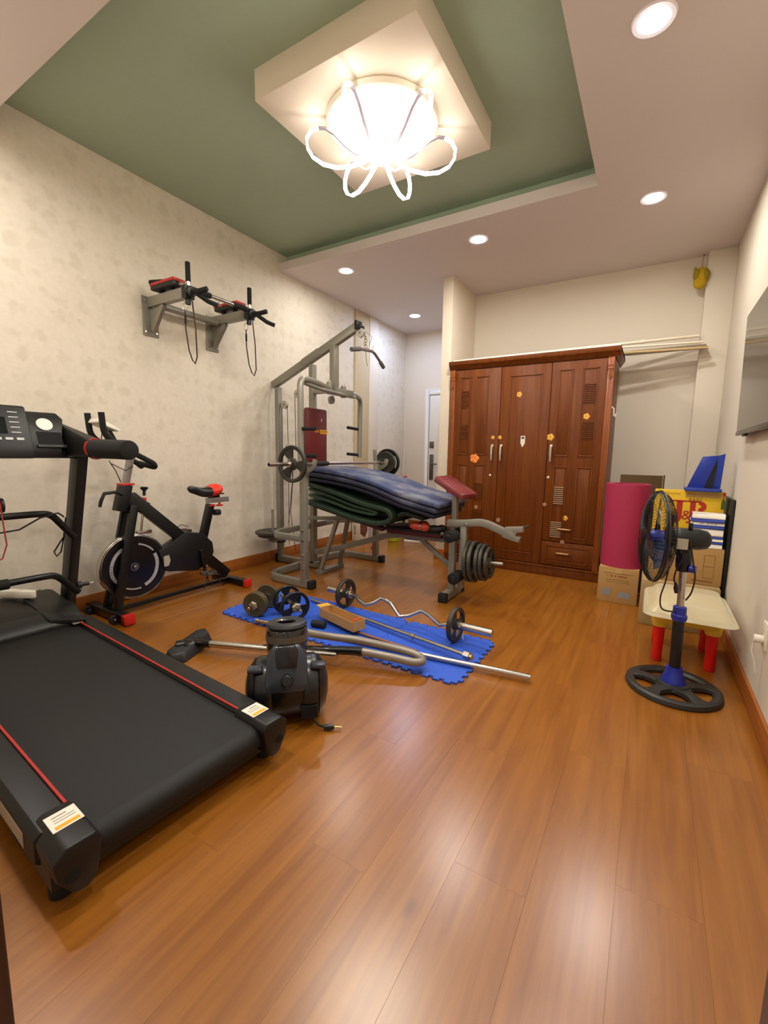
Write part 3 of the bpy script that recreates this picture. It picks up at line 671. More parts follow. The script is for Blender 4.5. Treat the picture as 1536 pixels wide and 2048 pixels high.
for (px_, py_, pz_) in ((bx+.12,2.31,.185),(bx-.12,2.25,.525)):
    pdl = B('pedal', MB().box(px_-.045,px_+.045,py_-.05,py_-.038,pz_-.012,pz_+.012).box(px_-.045,px_+.045,py_+.038,py_+.05,pz_-.012,pz_+.012).box(px_-.045,px_-.035,py_-.05,py_+.05,pz_-.012,pz_+.012).box(px_+.035,px_+.045,py_-.05,py_+.05,pz_-.012,pz_+.012).cyl((px_-.055,py_,pz_),(px_+.05,py_,pz_),.008,10), pm, bevel=.002)
    B('toe_cage', MB().tube(arc((px_,py_-.05,pz_+.01),.04,0,PI,8,(1,0,0),(0,-.5,.8)), .003, 6).tube([(px_,py_-.04,pz_+.04),(px_,py_-.01,pz_+.055),(px_,py_+.05,pz_+.03)], .003, 6), blackm, pdl)
B('strap_ends', MB().tube([(bx+.12,2.32,.17),(bx+.17,2.36,.12),(bx+.19,2.40,.06)],.004,6).tube([(bx+.10,2.30,.17),(bx+.08,2.33,.11),(bx+.09,2.36,.05)],.004,6).tube([(bx+.13,2.28,.17),(bx+.15,2.26,.12),(bx+.14,2.24,.07)],.004,6), rubber)

# ------------------------------------------------------------ wall-mounted pull-up and dip station
pu = thing('pull_up_station', 'grey wall-mounted pull-up and dip station with red-edged pads', 'pull-up bar', (XL,2.45,2.3))
U = lambda n, mb, m, par=pu, **k: part(n, mb, m, par, **k)
padred = mat('pad_red','B02318',.4); padblk = mat('pad_black','1A1413',.5)
for y0 in (2.17, 2.75):
    pl_ = U('wall_plate', MB().box(XL,XL+.008,y0-.065,y0+.065,2.10,2.40), steel, bevel=.002)
    for zz in (2.13,2.37):
        for yy in (y0-.045,y0+.045):
            U('bolt', MB().cyl((XL+.008,yy,zz),(XL+.014,yy,zz),.009,10), chrome, pl_)
    U('arm', MB().beam((XL+.008,y0,2.355),(-3.02,y0,2.355),.05,.075), steel, bevel=.003)
    U('brace', MB().beam((XL+.035,y0,2.14),(-3.34,y0,2.32),.03,.045,up=(0,0,1)).prism([(0,0),(.16,.19),(.0,.19)], (XL+.008,y0+.003,2.13), (1,0,0), (0,0,1), .006), steel, bevel=.002)
    U('arm_pad', MB().box(-3.42,-3.13,y0-.055,y0+.045,2.415,2.45), padblk, bevel=.008)
    U('pad_edge', MB().box(-3.425,-3.125,y0-.058,y0+.048,2.445,2.468), padred, bevel=.006, label='red upper edge of the arm pad')
    U('pad_bracket', MB().box(-3.36,-3.34,y0-.02,y0+.02,2.39,2.42), blackm)
    U('pad_bracket', MB().box(-3.22,-3.20,y0-.02,y0+.02,2.39,2.42), blackm)
    U('end_clamp', MB().box(-3.06,-3.015,y0-.04,y0+.04,2.31,2.40).cyl((-3.02,y0,2.355),(-2.985,y0,2.355),.038), blackp, bevel=.004)
    U('dip_handle', MB().cyl((-3.03,y0,2.39),(-3.03,y0,2.44),.013,12), chrome)
    U('handle_grip', MB().cyl((-3.03,y0,2.43),(-3.03,y0,2.565),.018,14), foam)
    U('outer_grip', MB().tube([(-3.0,y0,2.355),(-2.93,y0+.01,2.35),(-2.86,y0+.03,2.36)], .018, 12).tube([(-2.95,y0,2.34),(-2.90,y0+.07,2.29),(-2.86,y0+.12,2.27)], .017, 12), foam)
    U('knob', MB().cyl((-3.04,y0,2.31),(-3.04,y0,2.27),.02,12), blackp)
    U('carabiner', MB().tube(arc((-3.08,y0,2.26),.022,0,2*PI,14,(1,0,0),(0,0,1.5))[:-1], .003, 6, closed=True), chrome)
    s_ = .03 if y0 < 2.5 else .05
    U('strap_loop', MB().tube([(-3.08,y0,2.235),(-3.08,y0,2.1),(-3.065,y0+.01,1.95),(-3.045,y0+.02,1.88),(-3.02,y0+.025,1.85),(-3.0,y0+.03,1.90),(-3.005,y0+.03,2.1),(-3.02,y0+.02,2.30)], .005, 8), mat('strap_brown','3A2C22',.8))
    U('strap_toggle', MB().cyl((-3.08,y0,2.20),(-3.08,y0,2.14),.008,10), rubber)
U('wall_tube', MB().cyl((XL+.10,2.19,2.33),(XL+.10,2.73,2.33),.028,16), steel)
U('front_bar', MB().cyl((-3.03,2.17,2.385),(-3.03,2.75,2.385),.014,14), chrome)
U('bar_grip', MB().cyl((-3.03,2.20,2.385),(-3.03,2.36,2.385),.021,14), foam)
U('bar_grip', MB().cyl((-3.03,2.58,2.385),(-3.03,2.71,2.385),.021,14), foam)
U('wide_grip', MB().tube([(-3.03,2.17,2.40),(-3.12,2.16,2.43),(-3.22,2.15,2.45)], .014, 10), chrome)
U('wide_grip_foam', MB().tube([(-3.19,2.155,2.445),(-3.25,2.15,2.46),(-3.43,2.13,2.478)], .021, 12), foam)
U('hook', MB().tube(arc((-3.03,2.45,2.355),.02,PI*.2,PI*1.8,8,(1,0,0),(0,0,1)), .003, 6), chrome)

# ------------------------------------------------------------ home gym
gy = thing('home_gym', 'grey steel multi-gym with red backrest and slanted top beam by the papered wall', 'gym machine', (-2.95,3.48,0))
G = lambda n, mb, m, par=gy, **k: part(n, mb, m, par, **k)
CY = 3.48
for s, yy in ((1,2.90),(-1,4.08)):
    up_ = G('upright', MB().beam((-2.57,yy,.05),(-2.57,yy,1.12),.055,.06,up=(0,1,0)), steel, bevel=.004)
    G('bar_hook', MB().path([(-2.545,yy,1.0),(-2.52,yy,1.045),(-2.485,yy,1.06),(-2.455,yy,1.085),(-2.445,yy,1.14)], .045, .012, up=(0,1,0)).beam((-2.585,yy,1.08),(-2.60,yy,1.24),.045,.012,up=(0,1,0)), steel, up_, bevel=.002)
    for zz in (.17,.30,.43,.52):
        G('bolt', MB().cyl((-2.56,yy-.028,zz),(-2.56,yy-.042,zz),.011,10), chrome, up_)
    G('foot_cap', MB().box(-2.515,-2.465,yy-.036,yy+.036,0,.075), rubber, bevel=.004)
def bow(z, x0, xb, w, h):
    return MB().path(rounded([(x0,2.90,z),(xb+.06,2.90,z),(xb-.03,3.02,z),(xb-.03,3.96,z),(xb+.06,4.08,z),(x0,4.08,z)], .16, 7), w, h)
G('base_bow', bow(.038,-2.50,-3.02,.05,.062), steel, bevel=.003)
G('upper_bow', bow(.44,-2.57,-2.98,.045,.055), steel, bevel=.003)
G('rear_post', MB().beam((-3.43,CY,.03),(-3.43,CY,1.87),.055,.055,up=(0,1,0)), steel, bevel=.003)
G('post_foot', MB().box(-3.475,-3.45,CY-.04,CY+.04,0,.09), rubber)
G('floor_beam', MB().box(-3.45,-2.90,CY-.03,CY+.03,.01,.07), steel, bevel=.003)
G('post_ring', MB().lathe([(.03,0),(.055,.003),(.055,.022),(.03,.022)], (-3.43,CY,.215), (0,0,1), 24, closed=True), rubber)
G('centre_post', MB().beam((-2.96,CY,.05),(-2.96,CY,2.06),.055,.06,up=(0,1,0)), steel, bevel=.003)
G('top_beam', MB().beam((-3.50,CY,1.895),(-2.42,CY,2.355),.055,.075,up=(0,0,1)), steel, bevel=.004)
G('beam_splice', MB().beam((-3.07,CY,2.085),(-2.86,CY,2.175),.068,.066), steel, bevel=.003)
G('front_hanger', MB().beam((-2.69,CY,2.22),(-2.69,CY,1.78),.06,.075,up=(0,1,0)), steel, bevel=.004)
G('hanger_bracket', MB().box(-2.74,-2.60,CY-.06,CY+.20,1.76,1.81).box(-2.99,-2.66,CY-.02,CY+.02,1.775,1.815), steel, bevel=.003)
G('curved_brace', MB().tube([(-2.66,3.02,1.80),(-2.64,3.2,1.775),(-2.60,3.45,1.755),(-2.64,3.7,1.76),(-2.74,3.93,1.79)], .018, 12), steel)
for s, pts, hz, piv in ((1, [(-2.67,3.36,1.80),(-2.66,3.12,1.835),(-2.63,2.925,1.83),(-2.61,2.91,1.66),(-2.61,2.905,1.10)], (1.40,1.17), (-2.67,3.38,1.80)), (-1, [(-2.67,3.62,1.79),(-2.70,3.85,1.80),(-2.78,4.06,1.78),(-2.80,4.08,1.62),(-2.80,4.08,1.15)], (1.46,1.18), (-2.67,3.60,1.79))):
    a_ = G('butterfly_arm', MB().tube(rounded(pts, .10, 6), .027, 16), steel)
    G('pivot', MB().cyl((piv[0],piv[1],piv[2]-.05),(piv[0],piv[1],piv[2]+.06),.028,16), steel, a_)
    G('pivot_bolt', MB().cyl((piv[0],piv[1],piv[2]+.06),(piv[0],piv[1],piv[2]+.075),.016,8), chrome, a_)
    for zz in hz:
        e = pts[-1]
        if s > 0: mb = MB().cyl((e[0]+.02,e[1],zz),(e[0]+.15,e[1]+.03,zz),.016,12)
        else: mb = MB().cyl((e[0]-.01,e[1]-.02,zz),(e[0]-.02,e[1]-.20,zz+.01),.016,12)
        G('foam_handle', mb, foam, a_)
# backrest
br_ = G('backrest', MB().box(-2.925,-2.865,3.295,3.595,1.06,1.63), maroon, bevel=.02)
G('backrest_board', MB().box(-2.935,-2.925,3.31,3.58,1.08,1.61), blackp, br_)
G('logo_band', MB().box(-2.8655,-2.8635,3.475,3.59,1.385,1.425), mat('logo_yellow','D9A21E',.5), br_, label='yellow lettered band')
G('lettering', text_mb('SPORT', .036, (-2.863,3.532,1.404), (0,1,0), (0,0,1), .0006), mat('logo_red','5A2A10',.5), br_)
G('lettering', text_mb('VIFA', .036, (-2.864,3.425,1.406), (0,1,0), (0,0,1), .0006), mat('logo_yellow','D9A21E'), br_)
G('logo_mark', MB().prism([(0,-.022),(.010,0),(0,.022),(-.010,0)], (-2.864,3.50,1.52), (0,1,0), (0,0,1), .001), mat('logo_pale','D8A8A0',.5), br_)
pul = mat('pulley_plastic','B8B2A6',.4)
def pulley(x, y, z, ax=(0,1,0), r=.042):
    p = G('pulley', MB().lathe([(.008,-.012),(r,-.012),(r-.008,-.003),(r-.008,.003),(r,.012),(.008,.012)], (x,y,z), ax, 24, closed=True), pul)
    G('pulley_bracket', MB().cyl(Vector((x,y,z))-Vector(ax)*.022,Vector((x,y,z))+Vector(ax)*.022,.010,10), steel, p)
pulley(-3.34,CY,1.69); pulley(-3.05,3.36,1.77); pulley(-2.78,3.55,1.72,(1,0,0)); pulley(-3.02,3.2,1.24); pulley(-2.92,3.30,.20); pulley(-2.39,CY,2.295)
G('pulley_arm', MB().box(-3.43,-3.33,CY-.008,CY+.008,1.675,1.705), steel)
cab = mat('cable','3A3830',.5)
G('cable', MB().tube([(-3.305,CY,1.68),(-3.30,CY,1.3),(-3.30,CY,.20)], .0035, 6).tube([(-3.38,CY,1.68),(-3.38,CY,.40)], .0035, 6).tube([(-3.09,3.36,1.77),(-3.08,3.36,1.25)], .0035, 6)
  .tube([(-3.0,3.2,1.22),(-3.0,3.22,.9),(-3.03,3.22,.60),(-3.0,3.25,.22)], .0035, 6).tube([(-2.97,3.2,1.22),(-2.98,3.2,.95),(-3.06,3.22,.5)], .0035, 6), cab)
G('pulldown_cable', MB().tube([(-2.35,CY,2.30),(-2.335,CY,2.25)], .0035, 6), cab)
G('beam_end', MB().box(-2.43,-2.40,CY-.04,CY+.04,2.32,2.40).cyl((-2.40,CY-.03,2.345),(-2.40,CY+.05,2.345),.025,14), blackp, bevel=.003)
ch_ = MB()
for i, (dx, dz) in enumerate(((0,0),(.006,-.026),(-.004,-.052),(.004,-.078))):
    ch_.tube(arc((-2.335+dx,CY,2.245+dz), .014, 0, 2*PI, 10, (1,0,0) if i%2 else (0,1,0), (0,0,1.3))[:-1], .003, 6, closed=True)
ch_.tube([(-2.335,CY,2.30),(-2.30,CY+.06,2.26),(-2.31,CY+.03,2.18)], .0025, 5).tube([(-2.33,CY+.02,2.16),(-2.32,CY+.10,2.14),(-2.32,CY+.115,2.20)], .0025, 5).tube([(-2.33,CY,2.15),(-2.335,CY+.02,2.05),(-2.33,CY+.03,2.0)], .003, 5)
G('chain', ch_, mat('brass_chain','8A7850',.4,.8))
lb = G('pulldown_bar', MB().tube(rounded([(-2.335,3.27,2.105),(-2.335,3.34,2.125),(-2.335,3.62,2.15),(-2.335,3.80,2.045)], .04), .014, 12), mat('bar_chrome','A9A8B4',.25,.9))
G('bar_sleeve', MB().cyl((-2.335,3.262,2.10),(-2.335,3.40,2.131),.020,14), mat('rubber_grip_grey','5A5652',.7), lb)
G('bar_sleeve', MB().cyl((-2.335,3.745,2.077),(-2.335,3.81,2.036),.019,14), mat('rubber_grip_grey','5A5652'), lb)
# weight carriage at the rear
G('carriage', MB().box(-3.40,-3.10,3.16,3.24,.325,.345).box(-3.46,-3.40,3.2,3.50,.32,.36).cyl((-3.26,3.2,.30),(-3.26,3.2,.62),.013,12).cyl((-3.26,3.2,.285),(-3.26,3.2,.31),.05,18), steel, bevel=.002)
# bench section of the machine
G('bench_beam', MB().path([(-2.93,CY,.17),(-2.60,CY,.26),(-2.05,CY,.445),(-1.88,CY,.475),(-1.36,CY,.475)], .05, .055, up=(0,0,1)), steel, bevel=.003)
for yy in (CY-.16, CY+.16):
    G('middle_leg', MB().beam((-2.74,yy,.02),(-2.56,yy*.5+CY*.5,.62),.035,.04,up=(0,1,0)), steel, bevel=.003)
G('middle_foot', MB().box(-2.77,-2.71,CY-.2,CY+.2,0,.04), steel, bevel=.003)
G('recline_bar', MB().beam((-2.93,CY-.10,.54),(-2.25,CY-.10,.60),.03,.035), steel, bevel=.002)
G('diagonal_brace', MB().beam((-1.72,CY,.455),(-1.40,CY,.22),.03,.04), steel, bevel=.003)
G('front_leg', MB().beam((-1.375,CY-.08,.05),(-1.375,CY-.08,.64),.055,.05,up=(0,1,0)), steel, bevel=.004)
G('front_foot', MB().box(-1.405,-1.345,3.24,3.58,.006,.07), steel, bevel=.004)
G('foot_cap', MB().box(-1.41,-1.34,3.20,3.25,0,.075).box(-1.41,-1.34,3.57,3.62,0,.075), rubber, bevel=.004)
G('seat_board', MB().box(-2.02,-1.43,CY-.17,CY+.15,.535,.555), blackp, bevel=.004)
G('seat', MB().box(-1.98,-1.45,CY-.165,CY+.145,.50,.545), mat('dark_red_vinyl','4A1016',.4,bump=.05), bevel=.012)
G('back_board', MB().beam((-2.84,CY,.68),(-2.03,CY,.52),.30,.035), mat('dark_red_vinyl','4A1016'), bevel=.01)
G('seat_bolts', MB().cyl((-1.42,3.28,.56),(-1.42,3.26,.56),.014,10).cyl((-1.43,3.28,.50),(-1.43,3.26,.50),.012,10).cyl((-1.98,3.30,.57),(-1.98,3.285,.57),.014,10).cyl((-1.90,3.31,.50),(-1.90,3.295,.50),.012,10), chrome)
G('preacher_post', MB().beam((-1.36,CY-.10,.62),(-1.36,CY-.10,.90),.04,.055,up=(0,1,0)), mat('steel_pale','8E8B80',.4,.3), bevel=.003)
pv = mat('preacher_vinyl', '783238', .22, bump=.08, bscale=60, coat=.5)
pp = MB().box(-.155,.155,-.11,.11,-.03,.03)
pp.xf(Matrix.Translation((-1.365,3.38,.935)) @ Matrix.Rotation(math.radians(-12),4,'Z') @ Matrix.Rotation(math.radians(27),4,'Y'))
G('preacher_pad', pp, pv, bevel=.018, label='tilted shiny dusky-red arm pad')
G('leg_arm', MB().path(rounded([(-1.40,3.33,.645),(-1.24,3.33,.655),(-1.10,3.33,.68),(-.90,3.33,.605)], .12, 6), .05, .055), steel, bevel=.004)
G('arm_bracket', MB().prism([(0,-.03),(.02,.045),(.15,.06),(.155,.02),(.11,.012),(.10,-.015),(.14,-.02),(.125,-.06),(.09,-.055)], (-.93,3.31,.62), (1,0,0), (0,0,1), .05), steel, bevel=.003)
G('bracket_pin', MB().cyl((-.845,3.29,.645),(-.845,3.38,.645),.016,12).cyl((-.81,3.30,.655),(-.76,3.36,.68),.006,8), blackp)
G('arm_bolt', MB().cyl((-1.225,3.30,.65),(-1.225,3.285,.65),.014,10), chrome)
G('lever', MB().beam((-1.255,3.33,.63),(-1.265,3.33,.12),.05,.045,up=(0,1,0)), steel, bevel=.004)
for (xx, zz) in ((-1.325,.555),(-1.275,.225)):
    r_ = G('foam_roller', MB().cyl((xx,3.17,zz),(xx,3.31,zz),.047,20).cyl((xx,3.36,zz),(xx,3.50,zz),.047,20), foam)
    G('roller_cap', MB().lathe([(0,-.003),(.022,-.003),(.026,.002),(.012,.008),(0,.008)][::-1], (xx,3.168,zz), (0,-1,0), 18), blackp, r_)
G('plate_peg', MB().cyl((-1.25,3.34,.345),(-.93,3.34,.363),.0125,12), mat('peg_steel','B0AAA0',.3,.7))

# ------------------------------------------------------------ weight plates
def plate_mb(R, t, kind='spoke', bore=.014, seg=40):
    """disc plate about local z, centred"""
    mb = MB(); h = t/2
    if kind == 'solid':
        mb.lathe([(bore,-h*.8),(R*.22,-h),(R*.26,-h*.6),(R*.55,-h*.55),(R*.6,-h*.8),(R*.84,-h*.8),(R*.88,-h),(R*.97,-h),(R,-h*.7),(R,h*.7),(R*.97,h),(R*.88,h),(R*.84,h*.8),(R*.6,h*.8),(R*.55,h*.55),(R*.26,h*.6),(R*.22,h),(bore,h*.8)], n=seg, closed=True)
        return mb
    mb.lathe([(R*.80,-h*.7),(R*.86,-h),(R*.97,-h),(R,-h*.7),(R,h*.7),(R*.97,h),(R*.86,h),(R*.80,h*.7)], n=seg, closed=True)
    mb.lathe([(bore,-h),(R*.26,-h),(R*.34,-h*.6),(R*.34,h*.6),(R*.26,h),(bore,h)], n=24, closed=True)
    for k in range(3):
        a = 2*PI*k/3
        mb.lathe([(R*.30,-h*.5),(R*.84,-h*.5),(R*.84,h*.5),(R*.30,h*.5)], n=40, closed=True, a0=a-.42, a1=a+.42)
    return mb
def axis_m(p, d, spin=0):
    q = Vector(d).normalized().to_track_quat('Z','Y')
    return Matrix.Translation(p) @ q.to_matrix().to_4x4() @ Matrix.Rotation(spin,4,'Z')
iron_g = mat('iron_greenish','4A483E',.4,.5,var=.15,bump=.05)
for i, (x, R, t) in enumerate(((-1.195,.168,.030),(-1.156,.168,.030),(-1.108,.148,.028),(-1.074,.148,.026),(-1.038,.125,.026))):
    lb_ = ['large iron plate on the leg lever peg, hard against the lever','second large iron plate on the leg lever peg','medium iron plate in the middle of the leg lever peg','medium iron plate next to the outermost one on the leg lever peg','smallest iron plate, outermost on the leg lever peg'][i]
    mb = plate_mb(R, t, 'spoke', .0135).xf(axis_m((0,0,0),(1,0,.057),.5+i))
    o = bpy.data.objects.new('weight_plate', finish('weight_plate', mb, iron_g)); COL.objects.link(o); o.location = (x,3.34,.345+(x+1.25)*.057)
    o['label'] = lb_; o['category'] = 'weight plate'; o['group'] = 'plates on the leg lever'
for i, (z, R) in enumerate(((.322+.027,.15),(.376,.175))):
    mb = plate_mb(R, .026, 'solid', .014)
    o = bpy.data.objects.new('weight_plate', finish('weight_plate', mb, iron)); COL.objects.link(o); o.location = (-3.26,3.2,z+.01)
    o['label'] = ['lower flat-lying iron plate behind the home gym','upper flat-lying iron plate with a peg through it behind the home gym'][i]; o['category'] = 'weight plate'; o['group'] = 'plates lying at the rear of the home gym'

# ------------------------------------------------------------ barbell resting on the gym hooks
bb = thing('barbell', 'long steel barbell with dark plates racked on the home gym', 'barbell', (-2.485,3.37,1.085))
part('bar', MB().cyl((-2.485,2.41,1.103),(-2.485,4.33,1.103),.0135,14).cyl((-2.485,2.41,1.103),(-2.485,2.60,1.103),.016,14), chrome, bb)
part('grip_sleeve', MB().cyl((-2.485,2.93,1.103),(-2.485,3.12,1.103),.021,14), rubber, bb)
part('plate', plate_mb(.150,.030,'spoke').xf(axis_m((-2.485,2.665,1.103),(0,1,0),.4)), iron, bb)
part('plate', plate_mb(.150,.026,'spoke').xf(axis_m((-2.485,4.165,1.103),(0,1,0),1.2)), mat('dark_iron','2C2A2C',.4,.5), bb)
part('plate', plate_mb(.118,.026,'solid').xf(axis_m((-2.485,4.13,1.103),(0,1,0))), iron_g, bb, label='smaller olive-grey plate')
part('collar', MB().cyl((-2.485,2.62,1.103),(-2.485,2.645,1.103),.026,16).cyl((-2.485,2.632,1.103),(-2.485,2.632,1.145),.006,8), chrome, bb)
part('collar', MB().cyl((-2.485,4.185,1.103),(-2.485,4.21,1.103),.024,16), chrome, bb)

# ------------------------------------------------------------ folded mats piled on the bench
def fold(pts, t, y0, y1):
    """a mat of thickness t bent along an x-z path, from y0 to y1"""
    P = [Vector((p[0],0,p[1])) for p in rounded([Vector((a,b,0)) for a,b in pts], .06, 5)] if False else [Vector((a,b)) for a,b in pts]
    L_, R_ = [], []
    for i, p in enumerate(P):
        d = (P[min(i+1,len(P)-1)]-P[max(i-1,0)]).normalized(); n = Vector((-d.y,d.x))
        L_.append(p+n*t/2); R_.append(p-n*t/2)
    m = len(P); V = []
    for y in (y0,y1): V += [(p.x,y,p.y) for p in L_] + [(p.x,y,p.y) for p in R_]
    F = []
    for i in range(m-1):
        F += [(i,i+1,m+i+1,m+i),(2*m+i,3*m+i,3*m+i+1,2*m+i+1),(i,2*m+i,2*m+i+1,i+1),(m+i,m+i+1,3*m+i+1,3*m+i)]
    F += [(0,m,3*m,2*m),(m-1,3*m-1,4*m-1,2*m-1)]
    return MB().add(V, F)
def catmull(pts, n=4):
    P = [Vector(p) for p in pts]; out = []
    for i in range(len(P)-1):
        p0, p1, p2, p3 = P[max(i-1,0)], P[i], P[i+1], P[min(i+2,len(P)-1)]
        for k in range(n):
            t = k/n
            out.append(.5*((2*p1)+(p2-p0)*t+(2*p0-5*p1+4*p2-p3)*t*t+(3*p1-p0-3*p2+p3)*t**3))
    out.append(P[-1]); return out
green_mat = mat('green_mat','1C3020',.6,var=.25,scale=30,bump=.1,bscale=120)
navy = mat('navy_mat','12152E',.6,var=.35,scale=40,bump=.2,bscale=160)
def speckle(name, c1, c2, c3):
    m = bpy.data.materials.new(name); m.use_nodes = True; nt = m.node_tree; L = nt.links
    b = nt.nodes['Principled BSDF']; b.inputs['Roughness'].default_value = .7
    tc = nt.nodes.new('ShaderNodeTexCoord'); n = nt.nodes.new('ShaderNodeTexNoise'); n.inputs['Scale'].default_value = 160; n.inputs['Detail'].default_value = 4
    L.new(tc.outputs['Object'], n.inputs['Vector'])
    n2 = nt.nodes.new('ShaderNodeTexNoise'); n2.inputs['Scale'].default_value = 5; L.new(tc.outputs['Object'], n2.inputs['Vector'])
    ma = nt.nodes.new('ShaderNodeMath'); ma.operation = 'ADD'; L.new(n.outputs['Fac'], ma.inputs[0]); L.new(n2.outputs['Fac'], ma.inputs[1])
    cr = nt.nodes.new('ShaderNodeValToRGB'); e = cr.color_ramp.elements; e[0].position = .42*1; e[0].color = lin(c1); e[1].position = .58; e[1].color = lin(c2)
    x = cr.color_ramp.elements.new(.5); x.color = lin(c3)
    mu = nt.nodes.new('ShaderNodeMath'); mu.operation = 'MULTIPLY'; mu.inputs[1].default_value = .5; L.new(ma.outputs[0], mu.inputs[0])
    L.new(mu.outputs[0], cr.inputs[0]); L.new(cr.outputs[0], b.inputs['Base Color']); return m
spk = speckle('speckled_navy','10142C','4C5062','262A3C')
spk_t = speckle('speckled_blue','20305E','74767E','444860')
Y0, Y1 = 3.13, 3.74
g1 = catmull([(-2.78,.735),(-2.5,.68),(-2.25,.625),(-2.02,.60),(-1.90,.62),(-1.845,.665),(-1.87,.715),(-1.95,.735),(-2.15,.765),(-2.40,.83),(-2.78,.91)])
solo('folded_mat', fold(g1, .040, Y0+.02, Y1), green_mat, 'dark green exercise mat folded in a loop, bottom of the pile on the bench', 'mat', 'folded mats on the gym bench', bevel=.008, smooth=60, loc=(-2.3,3.43,.6))
g2 = catmull([(-2.76,.80),(-2.5,.752),(-2.28,.70),(-2.06,.675),(-2.0,.69),(-2.05,.705),(-2.25,.735),(-2.5,.80),(-2.76,.858)])
solo('folded_mat', fold(g2, .022, Y0+.05, Y1-.02), mat('green_mat_light','2A4630',.5,var=.25), 'slim green mat folded inside the dark green loop', 'mat', 'folded mats on the gym bench', bevel=.005, smooth=60, loc=(-2.3,3.43,.7))
g3 = catmull([(-1.80,.675),(-1.74,.705),(-1.62,.69),(-1.56,.675)])
solo('folded_mat', fold(g3, .036, Y0+.06, Y1-.04), mat('black_green_mat','10180F',.7,var=.2), 'short black-green folded mat at the low end of the pile', 'mat', 'folded mats on the gym bench', bevel=.01, smooth=60, loc=(-1.66,3.43,.65))
for i, (m_, t, dz, x1, y0, lab) in enumerate((
    (navy, .038, .0, -1.44, Y0+.02, 'lowest navy folded mat in the pile on the bench'),
    (spk, .040, .045, -1.42, Y0, 'middle speckled navy mat in the pile on the bench'),
    (spk_t, .042, .092, -1.40, Y0+.015, 'top speckled grey-blue mat on the bench pile'))):
    L0 = [(-2.80+.02*i,.955+dz),(-2.55,.94+dz),(-2.3,.91+dz),(-2.05,.86+dz),(-1.8,.785+dz*.98),(-1.6,.74+dz*.97),(x1,.705+dz*.96)]
    solo('folded_mat', fold(catmull(L0), t, y0, Y1+.02*i), m_, lab, 'mat', 'folded mats on the gym bench', bevel=.014, smooth=60, loc=(-2.1,3.43,.9+dz))
gl = thing('training_gloves', 'pair of red and black training gloves on the bench seat', 'gloves', (-1.62,3.40,.555))
part('red_glove', MB().ball((-1.66,3.30,.595),.075,.05,.038).ball((-1.58,3.28,.598),.05,.045,.04).ball((-1.62,3.34,.60),.05,.04,.04), mat('glove_red','B8402A',.5,bump=.1), gl, label='red glove')
part('black_glove', MB().ball((-1.50,3.30,.588),.07,.05,.03).ball((-1.46,3.35,.59),.045,.04,.028), mat('glove_black','161414',.6,bump=.1), gl, label='black glove')
part('cuff_strap', MB().tube(arc((-1.62,3.30,.60),.048,0,2*PI,16,(0,1,0),(0,0,.8))[:-1],.007,6,closed=True), chrome, gl)

# ------------------------------------------------------------ blue interlocking floor tiles
blue_foam = mat('blue_foam','2A57C8',.55,var=.04,bump=.35,bscale=180)
def tile_outline(w, h, teeth=9):
    out = []
    d = .020
    def edge(p, q, nrm):
        p, q, nrm = Vector(p), Vector(q), Vector(nrm); L_ = (q-p).length; u = (q-p)/L_
        s = L_/(2*teeth+1); o = [p]
        for i in range(teeth):
            a = p+u*s*(2*i+1); b = p+u*s*(2*i+2)
            fl = -.08 if nrm.x > .5 else .2
            o += [a, a+nrm*d-u*s*fl, b+nrm*d+u*s*fl, b]
        return o
    def edge2(p, q, nrm):
        p, q, nrm = Vector(p), Vector(q), Vector(nrm); L_ = (q-p).length; u = (q-p)/L_; s = L_/(2*teeth+1); o = [p]
        for i in range(1, teeth):
            a = p+u*s*(2*i); b = p+u*s*(2*i+1)
            o += [a, a+nrm*d+u*s*.08, b+nrm*d-u*s*.08, b]
        return o
    out += edge((0,0),(w,0),(0,-1)); out += edge((w,0),(w,h),(1,0)); out += edge((w,h),(0,h),(0,1)); out += edge2((0,h),(0,0),(-1,0))
    return [(p.x,p.y) for p in out]
tile_me = None
for i in range(3):
    mb = MB().prism(tile_outline(.61,.61), (0,0,0), (1,0,0), (0,1,0), .012)
    if tile_me is None: tile_me = finish('foam_tile', mb, blue_foam, bevel=.0015, seg=1)
    o = bpy.data.objects.new('foam_tile', tile_me); COL.objects.link(o)
    a = -.012
    o.location = (-2.66+.632*i, 2.085-.632*i*.012, .0005); o.rotation_euler = (0,0,a)
    o['label'] = ['blue interlocking foam floor tile under the dumbbells','middle blue foam floor tile between the other two','blue interlocking foam floor tile at the right end, nearest the wardrobe'][i]
    o['category'] = 'floor tile'; o['group'] = 'blue foam tiles'
TZ = .013
# ------------------------------------------------------------ dumbbells, bars
def dumbbell(name, label, c, ang, gap, plates, m1, kind):
    d = Vector((math.cos(ang), math.sin(ang), 0)); R = max(p[1] for p in plates); c = Vector((c[0],c[1],TZ+R))
    t = thing(name, label, 'dumbbell', (c.x,c.y,TZ), 0, 'dumbbells on the foam tiles')
    part('handle', MB().cyl(c-d*.20, c+d*.20, .0125, 12), chrome, t)
    for off, r in plates:
        part('plate', plate_mb(r,.026,kind).xf(axis_m(c+d*off,d,.9)), m1, t)
    for s in (-1,1):
        q = c+d*s*(max(abs(p[0]) for p in plates)+.028)
        part('star_collar', MB().lathe([(.013,-.012),(.030,-.012),(.034,-.004),(.034,.004),(.026,.012),(.013,.012)], q, d, 6, closed=True), mat('collar_metal','A69C88',.35,.7), t)
    return t
olive = mat('olive_plate','4E4830',.5,.2,var=.1)
black_plate = mat('black_plate','1E2024',.35,.3,bump=.03)
dumbbell('dumbbell', 'dumbbell with solid olive-brown plates at the left end of the foam tiles', (-2.405,2.235), math.radians(-70), 0, ((.10,.090),(.072,.090),(-.10,.090)), olive, 'solid')
